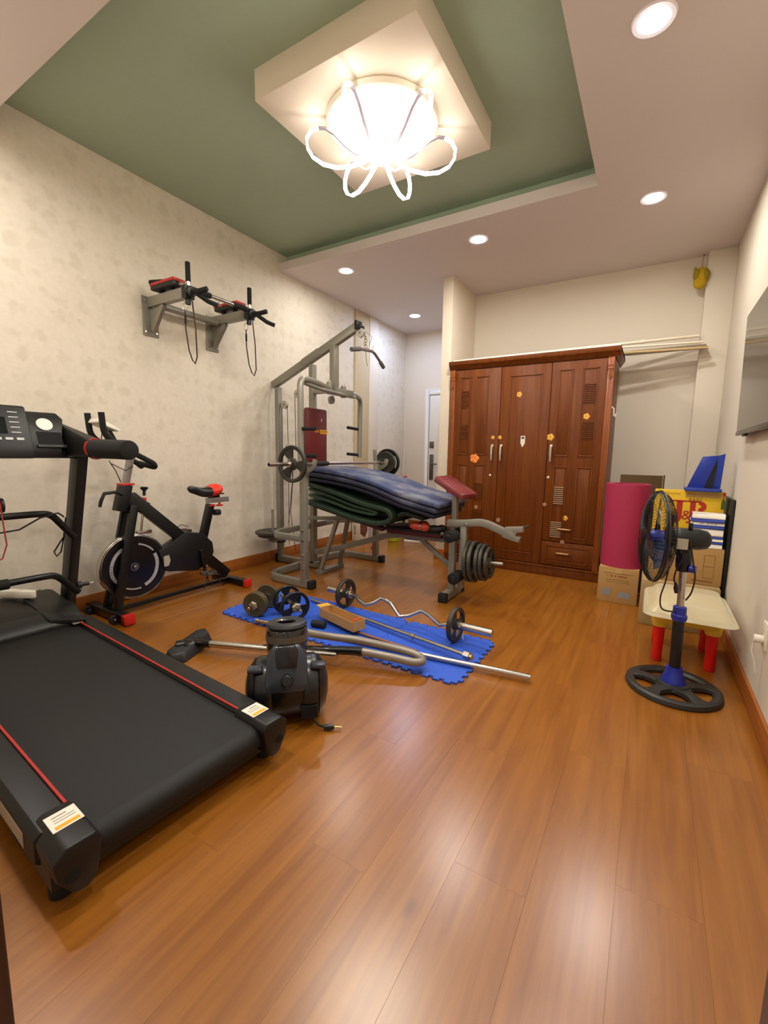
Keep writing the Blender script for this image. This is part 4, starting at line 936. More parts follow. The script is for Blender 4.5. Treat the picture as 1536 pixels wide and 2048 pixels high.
dumbbell('dumbbell', 'dumbbell with black three-hole plates in front of the home gym', (-2.15,2.275), math.radians(-27), 0, ((.085,.107),(-.085,.107)), black_plate, 'spoke')
aw = thing('hand_grip_tool', 'small black hand gripper beside the cardboard strip', 'gripper', (-1.86,2.235,TZ), .2)
part('roller', MB().cyl((-.05,0,.024),(.05,.0,.024),.024,16).cyl((-.03,.0,.024),(-.055,0,.024),.012,14), rubber, aw, local=True)
ez = thing('curl_barbell', 'zigzag steel curl bar with an iron plate near each end', 'barbell', (-1.44,2.6,TZ))
zc = TZ+.113
part('bar', MB().tube([(-1.93,2.665,zc),(-1.83,2.645,zc),(-1.77,2.60,zc-.01),(-1.70,2.575,zc-.02),(-1.645,2.60,zc+.0),(-1.60,2.63,zc+.035),(-1.51,2.61,zc+.02),(-1.41,2.565,zc-.045),(-1.35,2.58,zc-.03),(-1.27,2.615,zc+.012),(-1.20,2.59,zc-.0),(-1.10,2.545,zc-.03),(-1.04,2.54,zc-.01),(-.98,2.545,zc)], .0135, 12), chrome, ez)
part('sleeve', MB().cyl((-2.12,2.675,zc),(-1.93,2.665,zc),.024,18), chrome, ez)
part('sleeve', MB().cyl((-.99,2.545,zc),(-.745,2.53,zc),.024,18), chrome, ez)
part('plate', plate_mb(.112,.03,'spoke',.02).xf(axis_m((-1.945,2.665,zc),(1,-.06,0),.3)), iron, ez)
part('plate', plate_mb(.112,.03,'spoke',.02).xf(axis_m((-.99,2.545,zc),(1,-.06,0),1.3)), iron, ez)
part('collar', MB().cyl((-1.915,2.664,zc),(-1.89,2.662,zc),.032,16), chrome, ez)
part('spring_collar', MB().tube([Vector((-.965+.006*i/6,2.545+.03*math.cos(i*1.05),zc+.03*math.sin(i*1.05))) for i in range(19)]+[Vector((-.93,2.52,zc-.05)),Vector((-.92,2.50,zc-.07))], .0025, 6), chrome, ez)
solo('steel_bar', MB().cyl((-2.28,2.062,TZ+.0165),(-.46,2.297,TZ+.020),.0145,14).cyl((-2.28,2.062,TZ+.0165),(-2.26,2.0645,TZ+.0165),.016,14), chrome, 'longest straight steel bar running off the foam tiles at the right', 'bar', loc=(-1.3,2.18,TZ))
tb = thing('threaded_bar', 'straight steel bar with collar and nut, under the cardboard strip', 'bar', (-1.5,2.44,TZ))
part('shaft', MB().cyl((-2.25,2.62,TZ+.0125),(-.80,2.300,TZ+.044),.0125,14), chrome, tb)
part('stop_ring', MB().cyl((-1.22,2.391,TZ+.036),(-1.205,2.388,TZ+.036),.020,16), chrome, tb)
part('star_nut', MB().cyl((-.84,2.309,TZ+.043),(-.80,2.300,TZ+.044),.026,6).cyl((-.80,2.300,TZ+.044),(-.785,2.297,TZ+.044),.018,12), chrome, tb)
solo('wooden_stick', MB().cyl((-1.72,2.31,TZ+.010),(-1.12,2.26,TZ+.010),.009,10), mat('brown_stick','8A5A44',.6), 'thin brown wooden stick between the steel bars', 'stick', loc=(-1.4,2.28,TZ))
cbx = thing('cardboard_tray', 'long shallow open cardboard tray lying on the foam tiles', 'box', (-1.83,2.42,TZ))
cardb = mat('cardboard','B98F58',.8,var=.06,bump=.03)
a_, b_ = Vector((-1.93,2.335,0)), Vector((-1.57,2.235,0)); dd = (b_-a_).normalized(); nn = Vector((-dd.y,dd.x,0))*.10
part('tray', MB().beam(a_+Vector((0,0,TZ+.066)), b_+Vector((0,0,TZ+.066)), .003, .065).beam(a_+nn+Vector((0,0,TZ+.066)), b_+nn+Vector((0,0,TZ+.066)), .003, .065)
  .beam(a_+Vector((0,0,TZ+.066)), a_+nn+Vector((0,0,TZ+.066)), .003, .065).beam(b_+Vector((0,0,TZ+.066)), b_+nn+Vector((0,0,TZ+.066)), .003, .065).beam((a_*2+nn)/2+Vector((0,0,TZ+.036)), (b_*2+nn)/2+Vector((0,0,TZ+.036)), .10, .004), cardb, cbx)
part('flap', MB().beam(a_+nn*.6+Vector((-.06,.02,TZ+.094)), a_+nn*.5+Vector((.0,.0,TZ+.096)), .09, .003), mat('flap_yellow','D8A83A',.7), cbx, label='yellow end flap')
part('red_edge', MB().beam(b_+nn*.2+Vector((-.03,0,TZ+.100)), b_+nn*.9+Vector((-.03,0,TZ+.100)), .02, .003), mat('flap_red','C8442E',.6), cbx, label='red printed corner')

# ------------------------------------------------------------ vacuum cleaner
vc = thing('vacuum_cleaner', 'dark grey bagless vacuum cleaner with chrome wand on the floor', 'vacuum cleaner', (-1.345,1.395,0), math.radians(43))
Vp = lambda n, mb, m, par=vc, **k: part(n, mb.xf(Matrix.Diagonal((1.0,1.0,1.08,1))), m, par, local=True, **k)
vg = mat('vacuum_grey','14181C',.3,coat=.2,bump=.01); vd = mat('vacuum_black','0B0C0D',.3,coat=.2,bump=.01); vb = mat('vacuum_blue_grey','2A303A',.3,coat=.3,bump=.01)
for s in (-1,1):
    w_ = Vp('wheel', MB().lathe([(0,.085),(.04,.082),(.085,.07),(.115,.045),(.13,.02),(.13,-.03),(.12,-.045),(0,-.045)], (s*.10,0,.132), (s,0,0), 40), vg, label=None, bevel=.002)
    Vp('wheel_groove', MB().lathe([(.118,.046),(.124,.040),(.116,.036)], (s*.10,0,.132), (s,0,0), 40, closed=True), vd, w_)
    Vp('latch', MB().box(s*.135-.032,s*.135+.032,-.095,-.045,.235,.255), vb, bevel=.008)
Vp('hull', MB().lathe([(0,-.115),(.11,-.115),(.125,-.10),(.13,0),(.125,.10),(.11,.115),(0,.115)], (0,0,.135), (1,0,0), 36).box(-.10,.10,.02,.22,.03,.17), vd, bevel=.01)
Vp('dust_cup', MB().lathe([(0,.0),(.072,.0),(.082,.02),(.090,.10),(.094,.16),(.092,.20),(.080,.205),(0,.205)], (0,.02,.175), (0,.10,1), 36), mat('smoked_cup','1E1C1C',.12,coat=.6), bevel=.002, label='smoked dust cup')
Vp('cup_band', MB().lathe([(.0935,.150),(.0955,.150),(.0955,.178),(.0935,.178)], (0,.02,.175), (0,.10,1), 36, closed=True), mat('band_taupe','5E564C',.3,.3))
Vp('top_ring', MB().lathe([(.062+.030*math.cos(2*PI*i/10), .214+.016*math.sin(2*PI*i/10)) for i in range(10)], (0,.02,.175), (0,.10,1), 40, closed=True), mat('ring_black','26282A',.4))
Vp('lid_recess', MB().lathe([(0,.205),(.062,.205),(.066,.21),(0,.198)], (0,.02,.175), (0,.10,1), 30), vd)
Vp('carry_handle', MB().tube([(-.06,.04,.388),(-.03,.042,.400),(.03,.042,.400),(.06,.04,.388)], .011, 10), vd)
sh = MB().add([(-.075,-.135,.165),(.075,-.135,.165),(.092,-.128,.20),(.085,-.085,.30),(.055,-.068,.335),(-.055,-.068,.335),(-.085,-.085,.30),(-.092,-.128,.20)]
  +[(-.07,-.05,.16),(.07,-.05,.16),(.088,-.04,.20),(.08,-.03,.30),(.05,-.02,.335),(-.05,-.02,.335),(-.08,-.03,.30),(-.088,-.04,.20)], [tuple(range(7,-1,-1)), tuple(range(8,16))]+[(i,(i+1)%8,8+(i+1)%8,8+i) for i in range(8)])
shd = Vp('front_shield', sh, vb, bevel=.010)
Vp('shield_recess', MB().add([(-.042,-.112,.255),(.042,-.112,.255),(.050,-.088,.315),(.034,-.078,.337),(-.034,-.078,.337),(-.050,-.088,.315)]+[(-.042,-.09,.255),(.042,-.09,.255),(.050,-.06,.315),(.034,-.05,.337),(-.034,-.05,.337),(-.050,-.06,.315)], [(5,4,3,2,1,0),(6,7,8,9,10,11)]+[(i,(i+1)%6,6+(i+1)%6,6+i) for i in range(6)]), vd, shd, bevel=.006)
Vp('release_button', MB().lathe([(0,.012),(.020,.012),(.025,.006),(.026,0),(0,0)][::-1], (0,-.128,.212), (0,-.9,.45), 24), vd, shd, bevel=.001)
Vp('rear_port', MB().cyl((0,.17,.16),(.03,.25,.21),.03), vd)
Vp('cable_slot', MB().box(.06,.13,-.135,-.118,.05,.10), mat('hole_black','050505',.9))
Vp('power_cable', MB().tube([(.10,-.125,.05),(.135,-.145,.02),(.165,-.15,.012)], .005, 8), rubber)
Vp('mains_plug', MB().tube([(.155,-.15,.013),(.18,-.155,.014),(.20,-.158,.013)], [.010,.013,.008], 12), vd)
Vp('plug_pin', MB().cyl((.20,-.158,.013),(.232,-.164,.012),.004,8), mat('brass_pin','D8B878',.3,.9))
# wand, floor head, hose in world coordinates
Vw = lambda n, mb, m, par=vc, **k: part(n, mb, m, par, **k)
d_ = (Vector((-1.42,1.895,.075))-Vector((-2.20,1.62,.055))).normalized()
w0 = Vector((-2.18,1.605,.055))
Vw('wand', MB().cyl(w0, w0+d_*.50, .021, 18), chrome)
Vw('wand_lower_tube', MB().cyl(w0+d_*.46, w0+d_*.80, .018, 18), chrome)
Vw('wand_slider', MB().cyl(w0+d_*.40, w0+d_*.44, .0235, 16).box(-1.85,-1.80,1.72,1.75,.075,.085), vd)
Vw('wand_ring', MB().cyl(w0+d_*.45, w0+d_*.462, .026, 16), vd)
Vw('corrugated_neck', MB().tube([w0+d_*(-.12+.01*i) for i in range(14)], [.022+.0025*(i%2) for i in range(14)], 14), vd)
Vw('floor_head', MB().add([(a+.025,b+.045,c) for a,b,c in [(-2.26,1.34,.0),(-2.20,1.40,.0),(-2.30,1.66,.0),(-2.40,1.71,.0),(-2.46,1.66,.0),(-2.36,1.37,.0),
   (-2.275,1.36,.045),(-2.225,1.41,.055),(-2.315,1.64,.075),(-2.40,1.68,.07),(-2.44,1.645,.06),(-2.345,1.385,.05)]], [(5,4,3,2,1,0),(6,7,8,9,10,11)]+[(i,(i+1)%6,6+(i+1)%6,6+i) for i in range(6)]), mat('head_grey','26282A',.45,bump=.03), bevel=.008)
Vw('head_joint', MB().cyl((-2.33,1.49,.045),(-2.25,1.60,.05),.032,18).ball((-2.275,1.545,.045),.045,.045,.035).tube([(-2.29,1.55,.05),(-2.25,1.575,.055),(-2.20,1.598,.055)], [.03,.026,.021], 14), vd)
Vw('grip', MB().tube([(-1.62,1.835,.075),(-1.50,1.87,.085),(-1.42,1.895,.095),(-1.34,1.925,.10),(-1.30,1.94,.10)], [.021,.023,.024,.025,.028], 16), vd)
Vw('hose', MB().tube(catmull([(-1.66,1.78,.20),(-1.60,1.86,.165),(-1.53,1.96,.125),(-1.42,2.03,.11),(-1.28,2.07,.10),(-1.12,2.10,.09),(-1.03,2.11,.075),(-.995,2.08,.068),(-1.03,2.04,.07),(-1.12,2.01,.08),(-1.22,1.975,.09),(-1.31,1.938,.10)], 5), .022, 16), mat('hose_grey','8A8174',.35,.3,bump=.05), smooth=60)

# ------------------------------------------------------------ pedestal fan
fn = thing('pedestal_fan', 'black and blue pedestal fan with round slatted base beside the right wall', 'fan', (.185,2.65,0))
F_ = lambda n, mb, m, par=fn, **k: part(n, mb, m, par, **k)
fb = mat('fan_base_grey','2C2C2A',.45,bump=.04); fblue = mat('fan_blue','1C2E9C',.3,coat=.2); fblk = mat('fan_black','121214',.4)
cx, cy = .185, 2.645
bs = F_('base', MB().lathe([(.172,0),(.214,0),(.218,.010),(.214,.026),(.202,.034),(.180,.030),(.170,.018)], (cx,cy,0), (0,0,1), 56, closed=True).lathe([(0,.012),(.075,.012),(.085,.02),(.075,.044),(0,.05)][::-1], (cx,cy,0), (0,0,-1) if False else (0,0,1), 36), fb)
for k in range(5):
    a = math.radians(20+72*k); u = Vector((math.cos(a),math.sin(a),0)); v = Vector((-u.y,u.x,0)); c0 = Vector((cx,cy,0))
    P = []
    for r, hw in ((.06,.048),(.09,.030),(.13,.026),(.16,.034),(.182,.055)): P.append((r,hw))
    V = []
    for z in (.012,.036):
        V += [c0+u*r+v*hw+Vector((0,0,z - (.006 if r>.15 and z>.02 else 0))) for r,hw in P] + [c0+u*r-v*hw+Vector((0,0,z - (.006 if r>.15 and z>.02 else 0))) for r,hw in P]
    Fs = []
    n = 5
    for i in range(n-1):
        Fs += [(i,i+1,n+i+1,n+i),(2*n+i,3*n+i,3*n+i+1,2*n+i+1),(i,2*n+i,2*n+i+1,i+1),(n+i,n+i+1,3*n+i+1,3*n+i)]
    Fs += [(0,n,3*n,2*n),(n-1,3*n-1,4*n-1,2*n-1)]
    F_('base_spoke', MB().add(V, Fs), fb, bs, bevel=.003)
F_('base_cone', MB().lathe([(.058,.035),(.055,.06),(.040,.09),(.036,.125),(0,.125)], (cx,cy,0), (0,0,1), 32), fblue, label='blue base cone')
F_('lower_tube', MB().cyl((cx,cy,.11),(cx-.004,cy,.385),.026,24), fblk)
F_('height_collar', MB().lathe([(0,0),(.030,0),(.036,.012),(.036,.03),(.031,.036),(.030,.072),(.020,.078),(0,.078)], (cx-.004,cy,.375), (0,0,1), 24), fblue, label='blue height collar')
F_('chrome_tube', MB().cyl((cx-.004,cy,.44),(cx-.008,cy,.66),.0165,20), chrome)
F_('neck', MB().lathe([(0,0),(.028,0),(.034,.02),(.036,.06),(.030,.10),(.02,.12),(0,.12)], (cx-.010,cy,.635), (0,0,1), 22).tube([(cx-.01,cy,.70),(cx-.03,cy,.75),(cx-.025,cy,.80)], [.028,.030,.026], 16), mat('fan_neck','12131C',.35))
F_('tilt_knob', MB().cyl((cx+.015,cy-.02,.655),(cx+.042,cy-.03,.655),.020,18), fblue)
# head axis: fan blows towards -x, slightly to the viewer
ha = Vector((-1,-.22,.02)).normalized(); hc = Vector((.047,2.645,.800))
hu = ha.orthogonal().normalized(); R_ = .232
hz = Vector((0,0,1)); hz = (hz-ha*hz.dot(ha)).normalized(); hy = ha.cross(hz)
mo = F_('motor_housing', MB().xf(Matrix()).lathe([(0,0),(.040,0),(.050,.012),(.054,.05),(.054,.13),(.046,.165),(.03,.18),(0,.182)], hc-ha*.055, -ha, 28), fblk, bevel=.002)
F_('motor_label', MB().box(.135,.182,2.584,2.588,.755,.808), mat('label_grey','B0A896',.5), mo)
F_('oscillation_knob', MB().cyl((.19,2.66,.85),(.19,2.66,.88),.010,12), fblk, mo)
F_('guard_mount', MB().lathe([(0,0),(.06,0),(.07,.012),(.045,.02),(0,.02)], hc-ha*.062, ha, 28), fblk)
wire = mat('guard_wire','1E1E20',.35,.3)
rim = MB()
rim.tube([hc+(hy*math.cos(t)+hz*math.sin(t))*R_ for t in [2*PI*i/64 for i in range(64)]], .006, 8, closed=True)
rim.tube([hc+ha*.012+(hy*math.cos(t)+hz*math.sin(t))*(R_-.002) for t in [2*PI*i/64 for i in range(64)]], .004, 6, closed=True)
F_('guard_rim', rim, fblk)
for nm, s, dep in (('front_guard',1,.055),('rear_guard',-1,.060)):
    g = MB(); NW = 72
    for i in range(NW):
        t = 2*PI*i/NW + (.04 if s < 0 else 0); d = hy*math.cos(t)+hz*math.sin(t)
        tw = hy*(-math.sin(t))+hz*math.cos(t)
        g.tube([hc+ha*s*dep+d*.045, hc+ha*s*(dep+.002)+d*.10+tw*.008, hc+ha*s*dep*.85+d*.17+tw*.008, hc+ha*s*dep*.5+d*(R_-.018), hc+d*R_], .0011, 4)
    for r_ in (.115,.185):
        f_ = .97 if r_ < .15 else .72
        g.tube([hc+ha*s*dep*f_+(hy*math.cos(t)+hz*math.sin(t))*r_ for t in [2*PI*i/48 for i in range(48)]], .0014, 4, closed=True)
    F_(nm, g, wire, smooth=60, stuff=True)
F_('guard_badge', MB().lathe([(0,.0),(.046,.0),(.046,.006),(.03,.012),(0,.013)], hc+ha*.052, ha, 28), fblk)
bm_ = mat('blade_smoke','23304E',.15,coat=.5,bump=.0)
for k in range(3):
    a0 = PI/2 + 2*PI*k/3
    V = []; n = 8
    for j in range(5):
        r = .03 + .175*j/4
        for i in range(n+1):
            a = a0 + (-.42+.84*i/n)*(1.0 if j else .7)
            V.append(hc + (hy*math.cos(a)+hz*math.sin(a))*r*(1 if j<4 else 1-.08*abs(i/n-.5)*2) + ha*(.022*(i/n-.5)*2*(.6+.4*r/.2)))
    n1 = n+1; m0 = len(V); V += [v - ha*.003 for v in V]
    Fs = [(j*n1+i,j*n1+i+1,(j+1)*n1+i+1,(j+1)*n1+i) for j in range(4) for i in range(n)]
    Fs += [tuple(m0+x for x in f[::-1]) for f in Fs]
    bd = list(range(n1)) + [n1*j+n for j in range(1,5)] + [4*n1+i for i in range(n-1,-1,-1)] + [n1*j for j in range(3,0,-1)]
    Fs += [(bd[i],bd[(i+1)%len(bd)],m0+bd[(i+1)%len(bd)],m0+bd[i]) for i in range(len(bd))]
    F_('blade', MB().add(V, Fs), bm_, smooth=60)
F_('blade_hub', MB().lathe([(0,-.03),(.034,-.03),(.036,.015),(.026,.03),(0,.033)], hc, ha, 24), fblue)
F_('power_cord', MB().tube(catmull([(.175,2.62,.79),(.185,2.60,.74),(.150,2.60,.66),(.140,2.60,.60),(.150,2.61,.565)], 5), .004, 6)
   .tube(catmull([(.19,2.60,.80),(.21,2.60,.70),(.225,2.60,.62),(.218,2.61,.54),(.20,2.63,.49)], 5), .004, 6)
   .tube(catmull([(.115,2.60,.66),(.105,2.59,.58),(.09,2.58,.50),(.10,2.59,.44),(.14,2.61,.425),(.165,2.625,.43)], 5), .004, 6), mat('cord_brown','2E1812',.5), smooth=60)
F_('cord_plug', MB().tube([(.150,2.61,.58),(.152,2.61,.55),(.156,2.612,.525)], [.006,.011,.008], 10), fblk)

# ------------------------------------------------------------ children's sand table
pt = thing('play_table', 'yellow plastic play table with red legs and a milky lid', 'table', (.24,3.12,0))
yel = mat('play_yellow','E8C23C',.35,bump=.01); rl = mat('play_red','D81410',.3,bump=.01)
milky = mat('milky_lid','E8E0C0',.25,alpha=.5)
def rr(x0,x1,y0,y1,r,n=4):
    out = []
    for (cx_,cy_,a) in ((x1-r,y0+r,-PI/2),(x1-r,y1-r,0),(x0+r,y1-r,PI/2),(x0+r,y0+r,PI)):
        out += [(cx_+r*math.cos(a+PI/2*i/n), cy_+r*math.sin(a+PI/2*i/n)) for i in range(n+1)]
    return out
def slab(o0, z0, o1, z1):
    n = len(o0); V = [(a,b,z0) for a,b in o0]+[(a,b,z1) for a,b in o1]
    return MB().add(V, [tuple(range(n))[::-1], tuple(range(n,2*n))]+[(i,(i+1)%n,n+(i+1)%n,n+i) for i in range(n)])
tray = slab(rr(.085,.40,2.93,3.36,.06), .255, rr(.055,.42,2.88,3.39,.06), .325)
for (ax_,ay_) in ((.115,3.0),(.37,3.0),(.115,3.31),(.37,3.31)):
    tray.merge(slab(rr(ax_-.038,ax_+.038,ay_-.038,ay_+.038,.03), .215, rr(ax_-.05,ax_+.05,ay_-.05,ay_+.05,.04), .30))
ty = part('tray', tray, yel, pt, bevel=.004)
part('inner_basin', slab(rr(.10,.385,2.96,3.33,.05), .326, rr(.10,.385,2.96,3.33,.05), .332), mat('basin_cream','EBCF8C',.5), ty)
for (ax_,ay_) in ((.115,3.0),(.37,3.0),(.115,3.31),(.37,3.31)):
    part('leg', MB().lathe([(0,0),(.024,0),(.028,.008),(.026,.10),(.030,.205),(.030,.225),(0,.225)], (ax_,ay_,0), (0,0,1), 20), rl, pt)
lid = slab(rr(.02,.465,2.80,3.44,.07), .322, rr(.03,.455,2.82,3.43,.07), .335)
lid2 = slab(rr(.045,.445,2.84,3.41,.07), .335, rr(.085,.41,2.90,3.36,.06), .385)
lid2.f = lid2.f[1:]
part('lid', MB().merge(lid).merge(lid2), milky, pt, bevel=.004, label='milky translucent lid')

# ------------------------------------------------------------ cartons, books and the rest in the right corner
kraft = mat('kraft_carton','B08A52',.8,var=.05,bump=.03); kraft2 = mat('kraft_carton_grey','A58A5C',.8,var=.05,bump=.03)
ink = mat('carton_ink','7A5C34',.8); bl_ink = mat('blue_ink','8C9096',.8)
def carton(label, x0,x1,y0,y1,z0,z1,m_, grp='cartons in the right corner', cat='carton'):
    t = thing('carton', label, cat, ((x0+x1)/2,(y0+y1)/2,z0), 0, grp)
    b = part('box', MB().box(x0,x1,y0,y1,z0,z1), m_, t, bevel=.004)
    part('flap', MB().box(x0+.002,x1-.002,y0+.002,(y0+y1)/2-.002,z1,z1+.003).box(x0+.002,x1-.002,(y0+y1)/2+.002,y1-.002,z1,z1+.003), m_, t)
    return t, b
def scrawl(x0, x1, z, y, h, seed):
    rn = random.Random(seed); mb = MB(); x = x0
    while x < x1:
        w = rn.uniform(.3,.9)*h
        if rn.random() > .18: mb.box(x, min(x+w*.75,x1), y-.0006, y+.0006, z-h/2*rn.uniform(.6,1), z+h/2*rn.uniform(.6,1))
        x += w
    return mb
t, b = carton('small brown carton with blue print marks, under the pink mat roll', -.312,-.018,4.015,4.34,0,.292,kraft)
part('tape', MB().box(-.19,-.14,4.0135,4.0155,.25,.292), mat('tape','C8AA74',.3), b)
part('faded_print', scrawl(-.245,-.10,.228,4.0142,.018,3), mat('brown_red_ink','94602E',.8), b, stuff=True)
part('print_lines', MB().box(-.27,-.06,4.013,4.0145,.250,.253).box(-.25,-.08,4.013,4.0145,.195,.198).box(-.25,-.08,4.013,4.0145,.178,.180), ink, b)
part('blue_mark', MB().box(-.272,-.215,4.013,4.0145,.06,.12), bl_ink, b); part('blue_mark', MB().box(-.155,-.075,4.013,4.0145,.05,.10), bl_ink, b)
pk = mat('pink_foam','A8284E',.65,var=.05,bump=.1,bscale=150)
spi = []
for i in range(150):
    a = i/150*2*PI*4.6; r = .172 - .0105*(a/(2*PI)) 
    spi.append((r*math.cos(a+1.6), r*math.sin(a+1.6)))
pr = thing('rolled_mat', 'raspberry pink foam mat rolled up and standing on the small carton', 'mat', (-.152,4.19,.296))
V = []; 
for z in (.296, .985):
    for k_, (a, b_2) in enumerate(spi): V.append((-.152+a, 4.19+b_2, z))
    for k_, (a, b_2) in enumerate(spi):
        q = math.hypot(a,b_2); f = (q-.0085)/q; V.append((-.152+a*f, 4.19+b_2*f, z))
n = len(spi); Fs = []
for i in range(n-1):
    Fs += [(i,i+1,2*n+i+1,2*n+i),(n+i,3*n+i,3*n+i+1,n+i+1),(i,n+i,n+i+1,i+1),(2*n+i,2*n+i+1,3*n+i+1,3*n+i)]
Fs += [(0,2*n,3*n,n),(n-1,2*n-1,4*n-1,3*n-1)]
part('roll', MB().add(V, Fs), pk, pr, smooth=50)
carton('low wide brown carton on the floor behind the play table', .0,.462,3.615,3.98,0,.325,kraft2)
t, b = carton('brown carton with line drawings, standing on the low wide carton', .035,.468,3.70,3.97,.329,.585,kraft)
part('line_drawing', MB().box(.36,.362,3.698,3.6995,.38,.54).box(.42,.422,3.698,3.6995,.38,.54).box(.36,.422,3.698,3.6995,.38,.382).box(.36,.422,3.698,3.6995,.54,.542).box(.36,.42,3.698,3.6995,.46,.462).box(.30,.42,3.698,3.6995,.35,.36), ink, b)
solo('cardboard_sheet', MB().box(-.235,.085,4.46,4.475,0,1.05).box(.088,.10,4.40,4.475,0,1.055), mat('dark_card','5A4424',.8,var=.1), 'dark brown cardboard sheet standing behind the pink roll', 'cardboard', loc=(-.07,4.46,0))
# yellow drinks carton
yb, b = carton('yellow drinks carton with large red lettering, atop the brown cartons', .035,.455,3.845,3.965,.589,.965,mat('whisky_yellow','DDB414',.6), cat='carton')
y_ = 3.8445
def strokes(polys, ox, oz, k):
    mb = MB()
    for P in polys: mb.prism([(ox+a*k, oz+c*k) for a,c in P], (0,y_+.0005,0), (1,0,0), (0,0,1), .0018)
    return mb
def ring(cx_, cz_, ro, ri, a0, a1, n=12, q=1.):
    o = [(cx_+ro*q*math.cos(a0+(a1-a0)*i/n), cz_+ro*math.sin(a0+(a1-a0)*i/n)) for i in range(n+1)]
    return o + [(cx_+ri*q*math.cos(a0+(a1-a0)*i/n), cz_+ri*math.sin(a0+(a1-a0)*i/n)) for i in range(n,-1,-1)]
jb = mat('jb_red','A82414',.6)
part('lettering', strokes([[(-.28,1.0),(.28,1.0),(.28,.93),(-.28,.93)], [(-.10,.95),(.12,.95),(.12,.25),(-.10,.25)], ring(-.16,.25,.28,.10,0,-PI*.95), [(-.30+.12*math.cos(t),.26+.12*math.sin(t)) for t in [2*PI*i/14 for i in range(14)]]], .192, .735, .165), jb, b, label='big red letter')
part('lettering', text_mb('&', .10, (.240,y_-.0004,.79), (1,0,0), (0,0,1), .0008), jb, b)
part('lettering', strokes([[(-.30,1.0),(.12,1.0),(.12,.93),(-.30,.93)], [(-.20,.95),(0,.95),(0,.05),(-.20,.05)], [(-.30,.07),(.12,.07),(.12,0),(-.30,0)], ring(.10,.76,.24,.08,PI/2,-PI/2,12,1.2), ring(.10,.27,.27,.10,PI/2,-PI/2,12,1.3)], .290, .735, .165), jb, b, label='big red letter')
part('lettering', text_mb('RARE', .034, (.285,y_,.905), (1,0,0), (0,0,1), .0006), mat('jb_ink','8A6A18',.6), b)
part('lettering', text_mb('BLENDED SCOTCH', .014, (.13,y_,.945), (1,0,0), (0,0,1), .0005), mat('jb_ink','8A6A18'), b)
part('fine_print', MB().box(.10,.20,y_-.001,y_+.001,.875,.879).box(.10,.20,y_-.001,y_+.001,.86,.864).box(.10,.20,y_-.001,y_+.001,.80,.804).box(.10,.20,y_-.001,y_+.001,.75,.753).box(.10,.19,y_-.001,y_+.001,.735,.738), mat('jb_ink','8A6A18'), b)
part('brown_panel', MB().box(.225,.43,y_-.001,y_+.001,.925,.955), mat('panel_brown','A8844A',.6), b)
part('red_corner', MB().box(.437,.4555,y_-.0015,y_+.001,.94,.966), mat('jb_red','A82414'), b)
part('bottle_print', MB().prism([(-.010,0),(.010,0),(.010,.05),(.004,.07),(.004,.085),(-.004,.085),(-.004,.07),(-.010,.05)][::-1], (.444,y_-.001,.85), (1,0,0), (0,0,1), .001), mat('bottle_green','4A5A20',.5), b)
# stack of blue and white books on the brown carton, in front of the yellow one
bkcol = [('white',.030),('blue',.018),('white',.020),('blue',.018),('white',.042),('blue',.016),('white',.016),('blue',.014),('white',.026)]
wb = mat('book_white','E9E2D4',.5); bb_ = mat('book_blue','2A3E9A',.45); page = mat('page_edge','F2ECDC',.7)
z = .589; cols = bkcol[::-1]
names = ['thick white book at the very bottom of the book stack','thin blue book on the bottom white book','thin white book above the lowest blue one','thin blue book just below the thick pale book','thickest pale book in the middle of the stack','blue book resting on the thickest pale book','white book with lettered spine near the top of the stack','blue book second from the top of the stack','white book on top of the stack']
for i, (c, h) in enumerate(cols):
    h *= 1.16
    ox = random.uniform(-.012,.008); oy = random.uniform(-.006,.006); x0 = .270+ox; x1 = .452+ox*.3
    bkx = thing('book', names[i], 'book', ((x0+x1)/2,3.78,z), 0, 'blue and white books on the carton')
    cm = wb if c == 'white' else bb_
    part('cover', MB().box(x0,x1,3.708+oy,3.838+oy*.3,z,z+.0025).box(x0,x1,3.708+oy,3.838+oy*.3,z+h-.0025,z+h).box(x0,x1,3.708+oy,3.7105+oy,z,z+h), cm, bkx, bevel=.0008)
    part('pages', MB().box(x0+.003,x1-.003,3.711+oy,3.835+oy*.3,z+.0025,z+h-.0025), page, bkx)
    if i == 6: part('spine_print', scrawl(.315,.41,z+h/2,3.7076+oy,.007,5), bb_, bkx, stuff=True)
    z += h + .0006
solo('blue_box_lid', MB().box(.215,.425,3.80,3.965,.969,.992), bb_, 'flat blue and white book lying on top of the yellow carton', 'book', bevel=.002, loc=(.32,3.88,.969))
bg = thing('blue_bag', 'glossy blue folded bag standing on the yellow carton', 'bag', (.33,3.88,.992))
bgm = mat('blue_bag_plastic','2038A0',.3,var=.3,scale=12,bump=.2,bscale=30); bgd = mat('blue_bag_sheet','2448C4',.4,var=.1)
part('front_sheet', MB().prism([(.225,.993),(.335,.993),(.395,1.225),(.30,1.215)][::-1], (0,3.86,0), (1,0,0), (0,0,1), .006), bgm, bg, bevel=.002)
part('back_sheet', MB().add([(.335,3.86,.993),(.425,3.90,.993),(.435,3.91,1.24),(.425,3.90,1.235),(.395,3.86,1.225),(.34,3.91,.993),(.42,3.94,.993),(.43,3.95,1.235),(.42,3.94,1.23),(.395,3.91,1.22)], [(0,1,2,3,4),(9,8,7,6,5),(0,5,6,1),(1,6,7,2),(2,7,8,3),(3,8,9,4),(4,9,5,0)]), bgd, bg, bevel=.002)
part('dark_fold', MB().prism([(.325,.994),(.375,.994),(.390,1.15),(.385,1.20)][::-1], (0,3.855,0), (1,0,0), (0,0,1), .004), mat('bag_dark','0A1020',.4), bg)
